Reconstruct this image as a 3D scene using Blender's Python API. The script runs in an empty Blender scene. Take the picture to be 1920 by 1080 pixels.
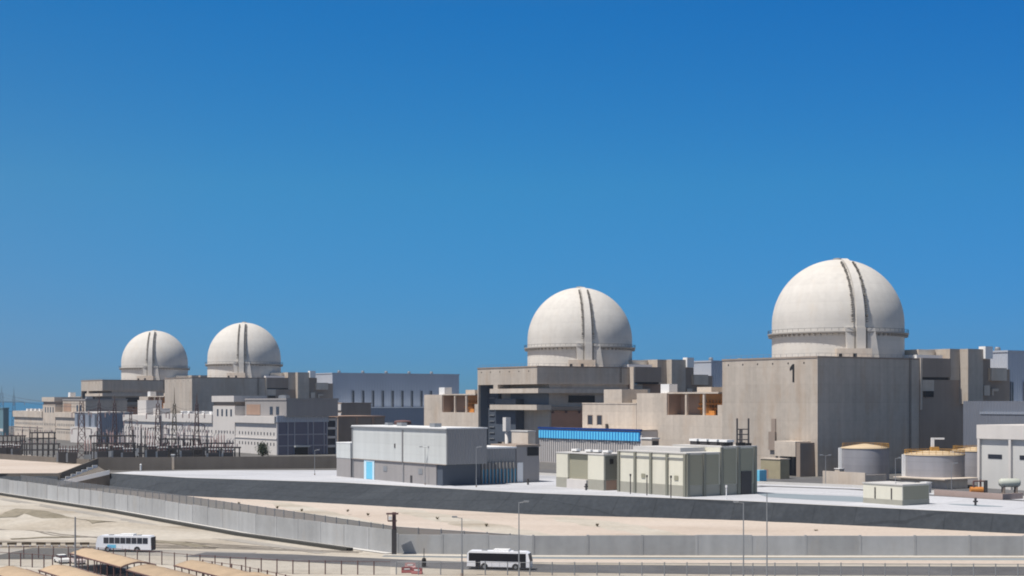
import bpy, math, random
from mathutils import Vector, Matrix
random.seed(7)
R = math.radians
F, HZ, CX, CAMZ = 2800.0, 752.0, 960.0, 25.0      # photo focal length in px, horizon row, centre column, eye height
UX, UY = -0.555, 0.832                             # plant grid: "u" runs along the row of units, "v" across it
VX, VY = 0.832, 0.555
ANG = math.atan2(VY, VX)
LOW = -5.0                                         # level of the low ground outside the plant plateau

scene = bpy.context.scene
COL = scene.collection

def X(px, d): return (px - CX) * d / F
def Z(py, d): return CAMZ + (HZ - py) * d / F
def D(py, z=0.0): return (CAMZ - z) * F / (py - HZ)
def t_of(C, px):
    r = (px - CX) / F
    return (C[0] - r * C[1]) / (-UX + r * UY)
def s_of(C, px):
    r = (px - CX) / F
    return (r * C[1] - C[0]) / (VX - VY * r)

# ------------------------------------------------------------------ materials
def _n(nt, t, **kw):
    n = nt.nodes.new(t)
    for k, v in kw.items(): setattr(n, k, v)
    return n

MATS = {}
def mat(name, col, rough=0.8, metal=0.0, var=0.10, scale=0.25, streak=0.0, grid=None, gridstr=0.12,
        objvar=0.0, fine=0.0, bump=0.0, ribs=None, spec=0.3, stain=None):
    if name in MATS: return MATS[name]
    m = bpy.data.materials.new(name); m.use_nodes = True
    nt = m.node_tree; nt.nodes.clear()
    out = _n(nt, 'ShaderNodeOutputMaterial'); b = _n(nt, 'ShaderNodeBsdfPrincipled')
    nt.links.new(b.outputs[0], out.inputs[0])
    b.inputs['Roughness'].default_value = rough
    b.inputs['Metallic'].default_value = metal
    b.inputs['Specular IOR Level'].default_value = spec
    geo = _n(nt, 'ShaderNodeNewGeometry')
    rot = _n(nt, 'ShaderNodeVectorRotate', rotation_type='Z_AXIS')
    rot.inputs['Angle'].default_value = -ANG
    nt.links.new(geo.outputs['Position'], rot.inputs['Vector'])
    vec = rot.outputs['Vector']
    fac = None
    def madd(a, k):      # running factor += (noise-0.5)*k
        nonlocal fac
        s = _n(nt, 'ShaderNodeMath', operation='SUBTRACT'); s.inputs[1].default_value = 0.5
        nt.links.new(a, s.inputs[0])
        mu = _n(nt, 'ShaderNodeMath', operation='MULTIPLY'); mu.inputs[1].default_value = k
        nt.links.new(s.outputs[0], mu.inputs[0])
        ad = _n(nt, 'ShaderNodeMath', operation='ADD')
        nt.links.new(mu.outputs[0], ad.inputs[0])
        if fac is None: ad.inputs[1].default_value = 1.0
        else: nt.links.new(fac, ad.inputs[1])
        fac = ad.outputs[0]
    if var:
        nz = _n(nt, 'ShaderNodeTexNoise'); nz.inputs['Scale'].default_value = scale
        nz.inputs['Detail'].default_value = 6; nz.inputs['Roughness'].default_value = 0.6
        nt.links.new(vec, nz.inputs['Vector']); madd(nz.outputs[0], var * 3)
    if fine:
        nz = _n(nt, 'ShaderNodeTexNoise'); nz.inputs['Scale'].default_value = scale * 9
        nz.inputs['Detail'].default_value = 4
        nt.links.new(vec, nz.inputs['Vector']); madd(nz.outputs[0], fine * 3)
    if streak:           # rain streaks: long in z
        mp = _n(nt, 'ShaderNodeMapping'); mp.inputs['Scale'].default_value = (0.45, 0.45, 0.03)
        nt.links.new(vec, mp.inputs['Vector'])
        nz = _n(nt, 'ShaderNodeTexNoise'); nz.inputs['Scale'].default_value = 1.0; nz.inputs['Detail'].default_value = 5
        nt.links.new(mp.outputs[0], nz.inputs['Vector']); madd(nz.outputs[0], streak * 3)
    if objvar:
        oi = _n(nt, 'ShaderNodeObjectInfo'); madd(oi.outputs['Random'], objvar)
    sep = None
    if grid or ribs:
        sep = _n(nt, 'ShaderNodeSeparateXYZ'); nt.links.new(vec, sep.inputs[0])
        hs = _n(nt, 'ShaderNodeMath', operation='ADD')
        nt.links.new(sep.outputs[0], hs.inputs[0]); nt.links.new(sep.outputs[1], hs.inputs[1])
    if grid:             # cast panel / pour joints every grid[0] m along, grid[1] m up
        for src, step in ((hs.outputs[0], grid[0]), (sep.outputs[2], grid[1])):
            if not step: continue
            dv = _n(nt, 'ShaderNodeMath', operation='DIVIDE'); dv.inputs[1].default_value = step
            nt.links.new(src, dv.inputs[0])
            fr = _n(nt, 'ShaderNodeMath', operation='FRACT'); nt.links.new(dv.outputs[0], fr.inputs[0])
            lt = _n(nt, 'ShaderNodeMath', operation='LESS_THAN'); lt.inputs[1].default_value = min(0.3, 0.22 / step)
            nt.links.new(fr.outputs[0], lt.inputs[0])
            ad = _n(nt, 'ShaderNodeMath', operation='MULTIPLY_ADD'); ad.inputs[1].default_value = -gridstr
            nt.links.new(lt.outputs[0], ad.inputs[0])
            if fac is None: ad.inputs[2].default_value = 1.0
            else: nt.links.new(fac, ad.inputs[2])
            fac = ad.outputs[0]
            # tone of each pour
            fl = _n(nt, 'ShaderNodeMath', operation='FLOOR'); nt.links.new(dv.outputs[0], fl.inputs[0])
            wn = _n(nt, 'ShaderNodeTexWhiteNoise', noise_dimensions='1D'); nt.links.new(fl.outputs[0], wn.inputs['W'])
            madd(wn.outputs['Value'], gridstr * 0.8)
    if ribs:             # ribbed sheet cladding: real bump
        dv = _n(nt, 'ShaderNodeMath', operation='MULTIPLY'); dv.inputs[1].default_value = 2 * math.pi / ribs
        nt.links.new(hs.outputs[0], dv.inputs[0])
        sn = _n(nt, 'ShaderNodeMath', operation='SINE'); nt.links.new(dv.outputs[0], sn.inputs[0])
        bp = _n(nt, 'ShaderNodeBump'); bp.inputs['Strength'].default_value = 0.6; bp.inputs['Distance'].default_value = 0.15
        nt.links.new(sn.outputs[0], bp.inputs['Height']); nt.links.new(bp.outputs[0], b.inputs['Normal'])
    if bump:
        nz = _n(nt, 'ShaderNodeTexNoise'); nz.inputs['Scale'].default_value = scale * 6; nz.inputs['Detail'].default_value = 8
        nt.links.new(vec, nz.inputs['Vector'])
        bp = _n(nt, 'ShaderNodeBump'); bp.inputs['Strength'].default_value = bump; bp.inputs['Distance'].default_value = 0.4
        nt.links.new(nz.outputs[0], bp.inputs['Height']); nt.links.new(bp.outputs[0], b.inputs['Normal'])
    if fac is not None:
        mx = _n(nt, 'ShaderNodeVectorMath', operation='SCALE'); mx.inputs[0].default_value = col[:3]
        nt.links.new(fac, mx.inputs['Scale'])
        if stain:        # weathering of another hue: tan blooms and rust runs
            scol, amount, lo = stain
            mp = _n(nt, 'ShaderNodeMapping'); mp.inputs['Scale'].default_value = (.16, .16, .05); mp.inputs['Location'].default_value = (13.7, 4.1, 2.2)
            nt.links.new(vec, mp.inputs['Vector'])
            nz = _n(nt, 'ShaderNodeTexNoise'); nz.inputs['Scale'].default_value = 1.0; nz.inputs['Detail'].default_value = 7; nz.inputs['Roughness'].default_value = .65
            nt.links.new(mp.outputs[0], nz.inputs['Vector'])
            mr = _n(nt, 'ShaderNodeMapRange'); mr.inputs[1].default_value = lo; mr.inputs[2].default_value = lo+.22; mr.inputs[4].default_value = amount
            nt.links.new(nz.outputs[0], mr.inputs[0])
            m2 = _n(nt, 'ShaderNodeMix', data_type='RGBA'); nt.links.new(mr.outputs[0], m2.inputs[0]); nt.links.new(mx.outputs[0], m2.inputs[6]); m2.inputs[7].default_value = (*scol, 1)
            nt.links.new(m2.outputs[2], b.inputs['Base Color'])
        else: nt.links.new(mx.outputs[0], b.inputs['Base Color'])
    else:
        b.inputs['Base Color'].default_value = (*col[:3], 1)
    MATS[name] = m
    return m

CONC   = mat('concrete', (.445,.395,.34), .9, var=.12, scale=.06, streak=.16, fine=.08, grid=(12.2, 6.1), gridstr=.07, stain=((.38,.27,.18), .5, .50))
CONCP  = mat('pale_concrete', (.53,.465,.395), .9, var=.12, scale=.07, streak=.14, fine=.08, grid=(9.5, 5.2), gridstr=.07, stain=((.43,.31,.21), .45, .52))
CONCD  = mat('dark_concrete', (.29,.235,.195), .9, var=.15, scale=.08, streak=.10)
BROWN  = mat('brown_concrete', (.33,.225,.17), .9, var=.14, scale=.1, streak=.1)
DOME   = mat('dome_concrete', (.56,.535,.495), .85, var=.08, scale=.07, streak=.06, fine=.05, grid=(0, 3.3), gridstr=.05, stain=((.52,.43,.33), .35, .55))
RING   = mat('ring_steel', (.33,.31,.285), .7, var=.1)
STEEL  = mat('dark_steel', (.07,.065,.065), .6, .3, var=.1)
STAIR  = mat('stair_steel', (.20,.185,.165), .7, .2, var=.1)
GALV   = mat('galvanised_steel', (.30,.31,.32), .5, .5, var=.1)
RUSTY  = mat('red_brown_steel', (.13,.075,.07), .7, var=.15, scale=.8)
TURB   = mat('blue_grey_cladding', (.41,.45,.52), .6, var=.07, scale=.04, ribs=1.2, grid=(7.5, 0), gridstr=.05)
TURBD  = mat('dark_blue_cladding', (.24,.27,.325), .55, var=.06, scale=.05, ribs=1.2)
WHITEP = mat('white_panel', (.53,.55,.54), .5, var=.045, scale=.05, grid=(3.4, 2.9), gridstr=.06, streak=.07)
WHITEC = mat('white_render', (.58,.55,.52), .8, var=.05, scale=.1, streak=.06)
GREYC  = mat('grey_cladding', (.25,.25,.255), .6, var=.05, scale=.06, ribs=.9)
GREYW  = mat('grey_render', (.29,.275,.27), .8, var=.07, scale=.1, streak=.08)
BEIGE  = mat('cream_panel', (.63,.61,.51), .6, var=.05, scale=.08, streak=.06, fine=.02)
BEIGEB = mat('stone_plinth', (.33,.32,.27), .85, var=.08, scale=.4)
OLIVE  = mat('olive_panel', (.29,.28,.21), .7, var=.05, scale=.1)
PILAST = mat('grey_green_pilaster', (.20,.20,.165), .7, var=.06)
ROOFW  = mat('pale_roof', (.50,.49,.475), .85, var=.06, scale=.2)
BLUE   = mat('bright_blue_sheet', (.02,.24,.60), .6, var=.1)
BLUED  = mat('navy_blue_trim', (.01,.045,.20), .5, var=.05)
BLUEL  = mat('light_blue_paint', (.16,.52,.72), .5, var=.04)
TEAL   = mat('teal_sheet', (.13,.23,.27), .6, var=.08)
GLASS  = mat('dark_glass', (.03,.035,.05), .12, var=.0, spec=.6)
GLASSB = mat('blue_grey_glass', (.13,.135,.19), .2, var=.06, scale=.15, spec=.5)
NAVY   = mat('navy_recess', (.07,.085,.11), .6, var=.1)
NAVYL  = mat('slate_blue_panel', (.12,.145,.18), .6, var=.1)
BLACK  = mat('black_paint', (.02,.02,.02), .7, var=.0)
ORANGE = mat('orange_primer', (.55,.22,.05), .7, var=.2, scale=.5)
YELLOW = mat('yellow_rail', (.45,.25,.06), .6, var=.1)
TANKM  = mat('tank_steel', (.37,.36,.375), .42, .3, var=.10, scale=.12, streak=.12, grid=(0, 2.4), gridstr=.10)
TANKR  = mat('tank_roof', (.50,.39,.255), .7, var=.1, scale=.3)
GREENV = mat('pale_green_vessel', (.44,.46,.40), .5, var=.05)
FABRIC = mat('tan_fabric', (.39,.295,.20), .9, var=.18, scale=.35, fine=.08, objvar=.25)
WALLM  = mat('precast_wall', (.36,.365,.365), .88, var=.13, scale=.09, streak=.13, objvar=.24, fine=.06, stain=((.36,.31,.25), .5, .55))
WALLB  = mat('brown_block_wall', (.155,.135,.115), .9, var=.15, scale=.15, streak=.1)
KERB   = mat('kerb_concrete', (.52,.51,.49), .85, var=.08, scale=.3)
BUSW   = mat('white_bus_paint', (.85,.85,.87), .3, var=.03, scale=.5, spec=.5)
TYRE   = mat('tyre_rubber', (.02,.02,.02), .9, var=.0)
REDP   = mat('red_plastic', (.27,.075,.075), .6, var=.12, scale=1)
PINKP  = mat('faded_pink_plastic', (.50,.30,.29), .7, var=.1, scale=1)
WHITEPL= mat('white_paint', (.76,.76,.75), .5, var=.03)
LEAF   = mat('leaf_green', (.045,.06,.03), .8, var=.3, scale=1.2)
BARK   = mat('bark', (.10,.075,.05), .9, var=.2, scale=2)
PORCW  = mat('pale_porcelain', (.52,.47,.46), .4, var=.08)
PORC   = mat('porcelain', (.42,.30,.28), .4, var=.1)
LAMPG  = mat('lamp_lens', (.6,.6,.58), .3, var=0)

def ground_mat(name, stops, scale, rough=.95, bump=.3, streakdir=None, speck=0.0, joints=0):
    m = bpy.data.materials.new(name); m.use_nodes = True; nt = m.node_tree; nt.nodes.clear()
    out = _n(nt, 'ShaderNodeOutputMaterial'); b = _n(nt, 'ShaderNodeBsdfPrincipled'); nt.links.new(b.outputs[0], out.inputs[0])
    b.inputs['Roughness'].default_value = rough; b.inputs['Specular IOR Level'].default_value = .15
    geo = _n(nt, 'ShaderNodeNewGeometry'); mp = _n(nt, 'ShaderNodeMapping')
    nt.links.new(geo.outputs['Position'], mp.inputs['Vector'])
    if streakdir:
        mp.inputs['Rotation'].default_value = (0, 0, streakdir[0]); mp.inputs['Scale'].default_value = (streakdir[1], 1, 1)
    nz = _n(nt, 'ShaderNodeTexNoise'); nz.inputs['Scale'].default_value = scale; nz.inputs['Detail'].default_value = 9
    nz.inputs['Roughness'].default_value = .62; nz.inputs['Distortion'].default_value = .6
    nt.links.new(mp.outputs[0], nz.inputs['Vector'])
    rp = _n(nt, 'ShaderNodeValToRGB'); cr = rp.color_ramp
    while len(cr.elements) < len(stops): cr.elements.new(.5)
    for e, (p, c) in zip(cr.elements, stops): e.position = p; e.color = (*c, 1)
    nt.links.new(nz.outputs[0], rp.inputs[0])
    last = rp.outputs[0]
    if speck:
        n2 = _n(nt, 'ShaderNodeTexNoise'); n2.inputs['Scale'].default_value = .9; n2.inputs['Detail'].default_value = 6
        nt.links.new(geo.outputs['Position'], n2.inputs['Vector'])
        mr = _n(nt, 'ShaderNodeMapRange'); mr.inputs[1].default_value = .3; mr.inputs[2].default_value = .7
        mr.inputs[3].default_value = 1 - speck; mr.inputs[4].default_value = 1 + speck
        nt.links.new(n2.outputs[0], mr.inputs[0])
        sc = _n(nt, 'ShaderNodeVectorMath', operation='SCALE'); nt.links.new(last, sc.inputs[0]); nt.links.new(mr.outputs[0], sc.inputs['Scale'])
        last = sc.outputs[0]
    if joints:
        vr = _n(nt, 'ShaderNodeVectorRotate', rotation_type='Z_AXIS'); vr.inputs['Angle'].default_value = .60
        nt.links.new(geo.outputs['Position'], vr.inputs['Vector'])
        bk = _n(nt, 'ShaderNodeTexBrick'); bk.inputs['Scale'].default_value = 1.0; bk.offset = 0
        bk.inputs['Brick Width'].default_value = joints*2.2; bk.inputs['Row Height'].default_value = joints; bk.inputs['Mortar Size'].default_value = .16
        bk.inputs['Color1'].default_value = (1,1,1,1); bk.inputs['Color2'].default_value = (.90,.90,.90,1); bk.inputs['Mortar'].default_value = (.72,.72,.72,1)
        nt.links.new(vr.outputs[0], bk.inputs['Vector'])
        vm = _n(nt, 'ShaderNodeVectorMath', operation='MULTIPLY'); nt.links.new(last, vm.inputs[0]); nt.links.new(bk.outputs[0], vm.inputs[1]); last = vm.outputs[0]
    nt.links.new(last, b.inputs['Base Color'])
    if bump:
        n3 = _n(nt, 'ShaderNodeTexNoise'); n3.inputs['Scale'].default_value = .5; n3.inputs['Detail'].default_value = 8
        nt.links.new(geo.outputs['Position'], n3.inputs['Vector'])
        bp = _n(nt, 'ShaderNodeBump'); bp.inputs['Strength'].default_value = bump; bp.inputs['Distance'].default_value = .5
        nt.links.new(n3.outputs[0], bp.inputs['Height']); nt.links.new(bp.outputs[0], b.inputs['Normal'])
    return m
SAND   = ground_mat('sand', [(.26,(.26,.225,.175)),(.38,(.345,.305,.25)),(.5,(.425,.39,.335)),(.72,(.48,.45,.40))], .035, streakdir=(-.45,.35), speck=.10)
SANDP  = ground_mat('pink_sand', [(.25,(.36,.30,.245)),(.42,(.45,.385,.33)),(.75,(.52,.46,.405))], .03, streakdir=(.62,.25), speck=.07)
PAVE   = ground_mat('pale_paving', [(.3,(.36,.37,.395)),(.45,(.45,.46,.49)),(.7,(.54,.55,.58))], .03, rough=.8, bump=.05, streakdir=(.6,.3), speck=.07, joints=9)
YARD   = ground_mat('dark_yard', [(.3,(.10,.098,.095)),(.7,(.15,.145,.14))], .05, bump=.1, speck=.08)
ASPH   = ground_mat('asphalt', [(.3,(.085,.085,.09)),(.7,(.14,.14,.145))], .06, rough=.9, bump=.05, speck=.10)
ASPHW  = ground_mat('blue_grey_slab', [(.3,(.17,.21,.24)),(.7,(.27,.31,.345))], .04, rough=.7, bump=.03, streakdir=(.6,.25))
REVET  = ground_mat('revetment', [(.3,(.036,.042,.049)),(.5,(.046,.053,.062)),(.72,(.060,.068,.077))], .05, rough=.9, bump=.2, streakdir=(.6,.3), speck=.14, joints=5)
BROWNR = ground_mat('brown_slope', [(.3,(.10,.09,.08)),(.7,(.15,.135,.12))], .1, speck=.1)
DUST2  = ground_mat('packed_track', [(.3,(.20,.175,.15)),(.7,(.29,.26,.225))], .2, speck=.15)
DUST   = ground_mat('grey_dust', [(.3,(.25,.235,.215)),(.55,(.33,.31,.28)),(.75,(.38,.355,.32))], .08, streakdir=(-.4,.3), speck=.08)
SEA    = ground_mat('sea_water', [(.3,(.03,.12,.20)),(.7,(.05,.15,.24))], .01, rough=.3, bump=.2)

def mesh_fence_mat():
    m = bpy.data.materials.new('wire_mesh'); m.use_nodes = True; nt = m.node_tree; nt.nodes.clear()
    out = _n(nt, 'ShaderNodeOutputMaterial'); b = _n(nt, 'ShaderNodeBsdfPrincipled'); t = _n(nt, 'ShaderNodeBsdfTransparent')
    mx = _n(nt, 'ShaderNodeMixShader'); mx.inputs[0].default_value = .84
    b.inputs['Base Color'].default_value = (.16,.16,.16,1); b.inputs['Roughness'].default_value = .6
    nt.links.new(t.outputs[0], mx.inputs[1]); nt.links.new(b.outputs[0], mx.inputs[2]); nt.links.new(mx.outputs[0], out.inputs[0])
    return m
MESHW = mesh_fence_mat()
MESHT = mesh_fence_mat(); MESHT.name = 'thin_wire_mesh'
[n for n in MESHT.node_tree.nodes if n.type == 'MIX_SHADER'][0].inputs[0].default_value = .16

# ------------------------------------------------------------------ mesh builder
class MB:
    def __init__(s): s.v = []; s.f = []
    def box(s, x0, x1, y0, y1, z0, z1):
        n = len(s.v)
        s.v += [(x0,y0,z0),(x1,y0,z0),(x1,y1,z0),(x0,y1,z0),(x0,y0,z1),(x1,y0,z1),(x1,y1,z1),(x0,y1,z1)]
        s.f += [tuple(n+i for i in q) for q in ((3,2,1,0),(4,5,6,7),(0,1,5,4),(1,2,6,5),(2,3,7,6),(3,0,4,7))]
        return s
    def prism(s, poly, z0, z1):          # poly ccw in xy
        n = len(s.v); k = len(poly)
        s.v += [(x,y,z0) for x,y in poly] + [(x,y,z1) for x,y in poly]
        s.f.append(tuple(n+i for i in reversed(range(k)))); s.f.append(tuple(n+k+i for i in range(k)))
        for i in range(k):
            j = (i+1) % k; s.f.append((n+i, n+j, n+k+j, n+k+i))
        return s
    def plate(s, poly, thick, axis):     # polygon in a vertical plane: axis 'x' -> points (y,z) thick along x from x0 to x1
        n = len(s.v); k = len(poly); a0, a1 = thick
        mk = (lambda a,p: (a,p[0],p[1])) if axis == 'x' else (lambda a,p: (p[0],a,p[1]))
        s.v += [mk(a0,p) for p in poly] + [mk(a1,p) for p in poly]
        s.f.append(tuple(n+i for i in range(k))); s.f.append(tuple(n+k+i for i in reversed(range(k))))
        for i in range(k):
            j = (i+1) % k; s.f.append((n+j, n+i, n+k+i, n+k+j))
        return s
    def tube(s, p, q, r, n=6, r2=None):
        p = Vector(p); q = Vector(q); r2 = r if r2 is None else r2
        d = (q-p).normalized(); a = d.orthogonal().normalized(); b = d.cross(a)
        k = len(s.v)
        for c, rr in ((p,r),(q,r2)):
            for i in range(n):
                t = 2*math.pi*i/n; s.v.append(tuple(c + a*math.cos(t)*rr + b*math.sin(t)*rr))
        for i in range(n):
            j = (i+1) % n; s.f.append((k+i, k+j, k+n+j, k+n+i))
        s.f.append(tuple(k+i for i in reversed(range(n)))); s.f.append(tuple(k+n+i for i in range(n)))
        return s
    def lathe(s, prof, n=64, c=(0,0)):
        k = len(s.v); m = len(prof)
        for i in range(n):
            t = 2*math.pi*i/n
            for r, z in prof: s.v.append((c[0]+r*math.cos(t), c[1]+r*math.sin(t), z))
        for i in range(n):
            j = (i+1) % n
            for a in range(m-1):
                s.f.append((k+i*m+a, k+j*m+a, k+j*m+a+1, k+i*m+a+1))
        return s
    def face(s, pts):
        n = len(s.v); s.v += [tuple(p) for p in pts]; s.f.append(tuple(range(n, n+len(pts)))); return s
    def obox(s, c, ex, ey, ez):          # oriented box: centre and three half vectors
        c, ex, ey, ez = map(Vector, (c, ex, ey, ez)); n = len(s.v)
        for sx, sy, sz in ((-1,-1,-1),(1,-1,-1),(1,1,-1),(-1,1,-1),(-1,-1,1),(1,-1,1),(1,1,1),(-1,1,1)):
            s.v.append(tuple(c + ex*sx + ey*sy + ez*sz))
        s.f += [tuple(n+i for i in q) for q in ((3,2,1,0),(4,5,6,7),(0,1,5,4),(1,2,6,5),(2,3,7,6),(3,0,4,7))]
        return s
    def build(s, name, m, parent=None, smooth=False, loc=None, rot=None):
        me = bpy.data.meshes.new(name); me.from_pydata(s.v, [], s.f); me.update()
        if smooth:
            for p in me.polygons: p.use_smooth = True
        o = bpy.data.objects.new(name, me); COL.objects.link(o)
        if m: me.materials.append(m)
        if parent: o.parent = parent
        if loc: o.location = loc
        if rot is not None: o.rotation_euler = (0, 0, rot)
        return o

def tag(o, label, cat, group=None):
    o['label'] = label; o['category'] = cat
    if group: o['group'] = group
    return o
def thing(name, label, cat, loc=(0,0,0), rot=ANG, group=None):
    o = bpy.data.objects.new(name, None); COL.objects.link(o); o.empty_display_size = .5
    o.location = loc; o.rotation_euler = (0, 0, rot)
    return tag(o, label, cat, group)
def struct(o): o['kind'] = 'structure'; return o
def copy_tree(o, parent=None):
    c = o.copy(); COL.objects.link(c)
    if parent: c.parent = parent
    for ch in [k for k in o.children]: copy_tree(ch, c)
    return c
def B(parent, name, m, *boxes):
    mb = MB()
    for b in boxes: mb.box(*b)
    return mb.build(name, m, parent)

def Bs(parent, name, m, boxes):
    return [MB().box(*b).build(name, m, parent) for b in boxes]

# ------------------------------------------------------------------ ground, plateau, sea
def near_height(x, y):
    # gentle dirt berms on the sandy ground between the road and the perimeter wall
    h = 0.0
    for bx, by, a, b, rr, hh in ((-138,398,26,5,-.5,1.9),(-112,362,24,5,-.35,1.5),(-150,372,12,7,.3,2.2),(-95,352,30,4,-.25,1.0),
                                 (-150,340,25,5,.1,1.1),(-60,330,22,4,-.5,.9),(-118,335,16,4,0,1.0),(-70,352,12,6,-.4,.7),(-40,316,10,4,-.2,.6)):
        c, s = math.cos(rr), math.sin(rr); dx, dy = x-bx, y-by
        u, v = (dx*c+dy*s)/a, (-dx*s+dy*c)/b
        h += hh*math.exp(-(u*u+v*v))
    h += .18*math.sin(x*.21+y*.13)*math.sin(y*.17-x*.07)+.1*math.sin(x*.6)*math.cos(y*.5)
    return h
WALL_L = [(-215.0, 555.0), (X(0,491),491.0), (X(240,405),405.0), (X(480,336),336.0), (X(740,294),294.0)]
def wall_x_at(y):
    for (x0,y0),(x1,y1) in zip(WALL_L, WALL_L[1:]):
        if y1 <= y <= y0: return x0 + (x1-x0)*(y0-y)/(y0-y1)
    return None
def axis(fine0, fine1, step, outs):
    a = [fine0 + i*step for i in range(int((fine1-fine0)/step)+1)]
    return sorted(set([-o+fine0 for o in outs] + a + [o+fine1 for o in outs]))
xs = axis(-200, 40, 2, [20,60,150,400,1000,3000,9000,25000]); ys = axis(222, 470, 2, [15,40,100,250,600,1500,4000,12000,30000])
g = MB()
for y in ys:
    for x in xs:
        z = LOW
        if -200 < x < 40 and 302 < y < 470:
            wx = wall_x_at(y); m = 1.0
            if wx is None: m = 0.0 if x > -20 else 1.0
            else: m = max(0.0, min(1.0, (wx - 9 - x)/10))
            m *= min(1.0, (y-304)/12) * min(1, (x+200)/10)
            z += max(0.0, near_height(x, y))*m
        g.v.append((x, y, z))
nx = len(xs)
for j in range(len(ys)-1):
    for i in range(nx-1): g.f.append((j*nx+i, j*nx+i+1, (j+1)*nx+i+1, (j+1)*nx+i))
struct(g.build('ground', SAND, smooth=True))

# plateau front edge and embankment foot, left to right:  (px, top row, depth, foot row, foot depth)
edge = []
for px, pt, pb in ((-260,884,915),(0,887,912),(108,887.5,912),(114,886.4,912),(184,881.9,912),(206,887.2,914),(350,896,930),(640,905,945),(820,915,955),(1000,925,965),(1200,932,970),(1400,940,976),(1660,953,988),(1920,966,1001),(2250,982,1018)):
    dt = D(pt, 0.0) if px < 300 else D(pt, 0.0)
    edge.append((px, dt, pb))
top = [(X(px, d), d, 0.0) for px, d, pb in edge]
foot = []
for (px, d, pb), tp in zip(edge, top):
    df = min(d - 2.2, D(pb, LOW)); zf = max(LOW, CAMZ - (pb-HZ)*df/F)
    if px < 300: df = d - 7; zf = LOW
    foot.append((X(px, df), df, zf))
pl = MB()
front = [(-900, 560, 0.0)] + top + [(900, 60, 0.0)]
back = [(-900, 1500, 0.0), (1500, 1500, 0.0), (1500, 60, 0.0)]
pl.face(front + [back[2], back[1], back[0]])
struct(pl.build('plateau', YARD))
rj = random.Random(5); keepi = {2,3,4}; nt_, nf_, skip = [], [], []
for i in range(len(top)-1):
    n = 1 if i in keepi else max(1, int(math.hypot(top[i+1][0]-top[i][0], top[i+1][1]-top[i][1])/4))
    for k in range(n):
        t = k/n; a = Vector(top[i]).lerp(Vector(top[i+1]), t); b = Vector(foot[i]).lerp(Vector(foot[i+1]), t)
        if n > 1 and k: b += Vector((rj.uniform(-.5,.5), rj.uniform(-.7,.5), 0)); a.z += rj.uniform(-.05,.05)
        nt_.append(tuple(a)); nf_.append(tuple(b)); skip.append(i in keepi)
nt_.append(top[-1]); nf_.append(foot[-1])
em = MB()
for i in range(len(nt_)-1):
    if skip[i]: continue
    em.face([nf_[i], nf_[i+1], nt_[i+1], nt_[i]])
for i in range(0):
    if i in (2,3,4): continue
    em.face([foot[i], foot[i+1], top[i+1], top[i]])
em.face([(-900,553,LOW), foot[0], top[0], (-900,560,0)]); em.face([foot[-1], (900,52,LOW), (900,60,0), top[-1]])
# back and far sides of the made ground
em.face([(1500,1500,LOW),(-900,1500,LOW),(-900,1500,0),(1500,1500,0)])
struct(em.build('embankment', REVET))
# pale paved apron: a sheet along the plateau edge, widening to the right
ap = [(x, y+.4, .004) for x, y, z in top[5:]]
backline = [(X(2300,400),400,.004),(X(1920,425),425,.004),(X(1640,445),445,.004),(X(1420,475),475,.004),(X(1150,500),500,.004),(X(1000,520),520,.004),(X(640,540),540,.004),(X(420,540),540,.004),(X(250,531),531,.004)]
a = MB(); a.face(ap + backline); struct(a.build('apron_paving', PAVE))
# inner service roads at the right, running along the apron
def strip(name, pts, m, z):
    mb = MB()
    for (x0,y0,w0),(x1,y1,w1) in zip(pts, pts[1:]):
        pass
    L = []; Rr = []
    for i, (x,y,w) in enumerate(pts):
        a = pts[max(i-1,0)]; b = pts[min(i+1,len(pts)-1)]
        d = Vector((b[0]-a[0], b[1]-a[1])).normalized(); n = Vector((-d.y, d.x))
        L.append((x+n.x*w/2, y+n.y*w/2, z)); Rr.append((x-n.x*w/2, y-n.y*w/2, z))
    for i in range(len(pts)-1): mb.face([Rr[i], Rr[i+1], L[i+1], L[i]])
    return struct(mb.build(name, m))
def gp(px, py, z=0.0): d = D(py, z); return (X(px,d), d)
def gline(rows, z=0.0): return [(*gp(px,py,z), w) for px,py,w in rows]
strip('service_road', gline([(985,882,22),(1150,890,30),(1425,899,38),(1600,905,37),(1740,914.5,33),(1920,926,30),(2200,941,28)]), ASPH, .008)
strip('drain_channel', gline([(1420,911,4.5),(1600,917.5,4.5),(1740,928,4.2),(1920,939,4),(2200,954,4)]), ASPH, .016)
strip('slab', gline([(1432,925,5),(1480,930,16),(1560,934,20),(1640,938,18),(1700,942,8)]), ASPHW, .020)
strip('stain', gline([(1780,945,2),(1815,947,5),(1850,949,5),(1880,950,2)]), ASPHW, .024)
strip('apron_kerb', [(x, y+.7, 1.0) for x, y, z in top[5:]], KERB, .05)
# left sand yard on the plateau
sl = MB(); sl.face([(*gp(-250,889),.004),(*gp(0,887.5),.004),(*gp(108,887),.004),(*gp(113,885.8),.004),(*gp(180,880.8),.004),(*gp(172,866),.004),(*gp(60,854),.004),(*gp(0,850),.004),(*gp(-250,846),.004)])
struct(sl.build('sand_yard', SANDP))
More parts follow.
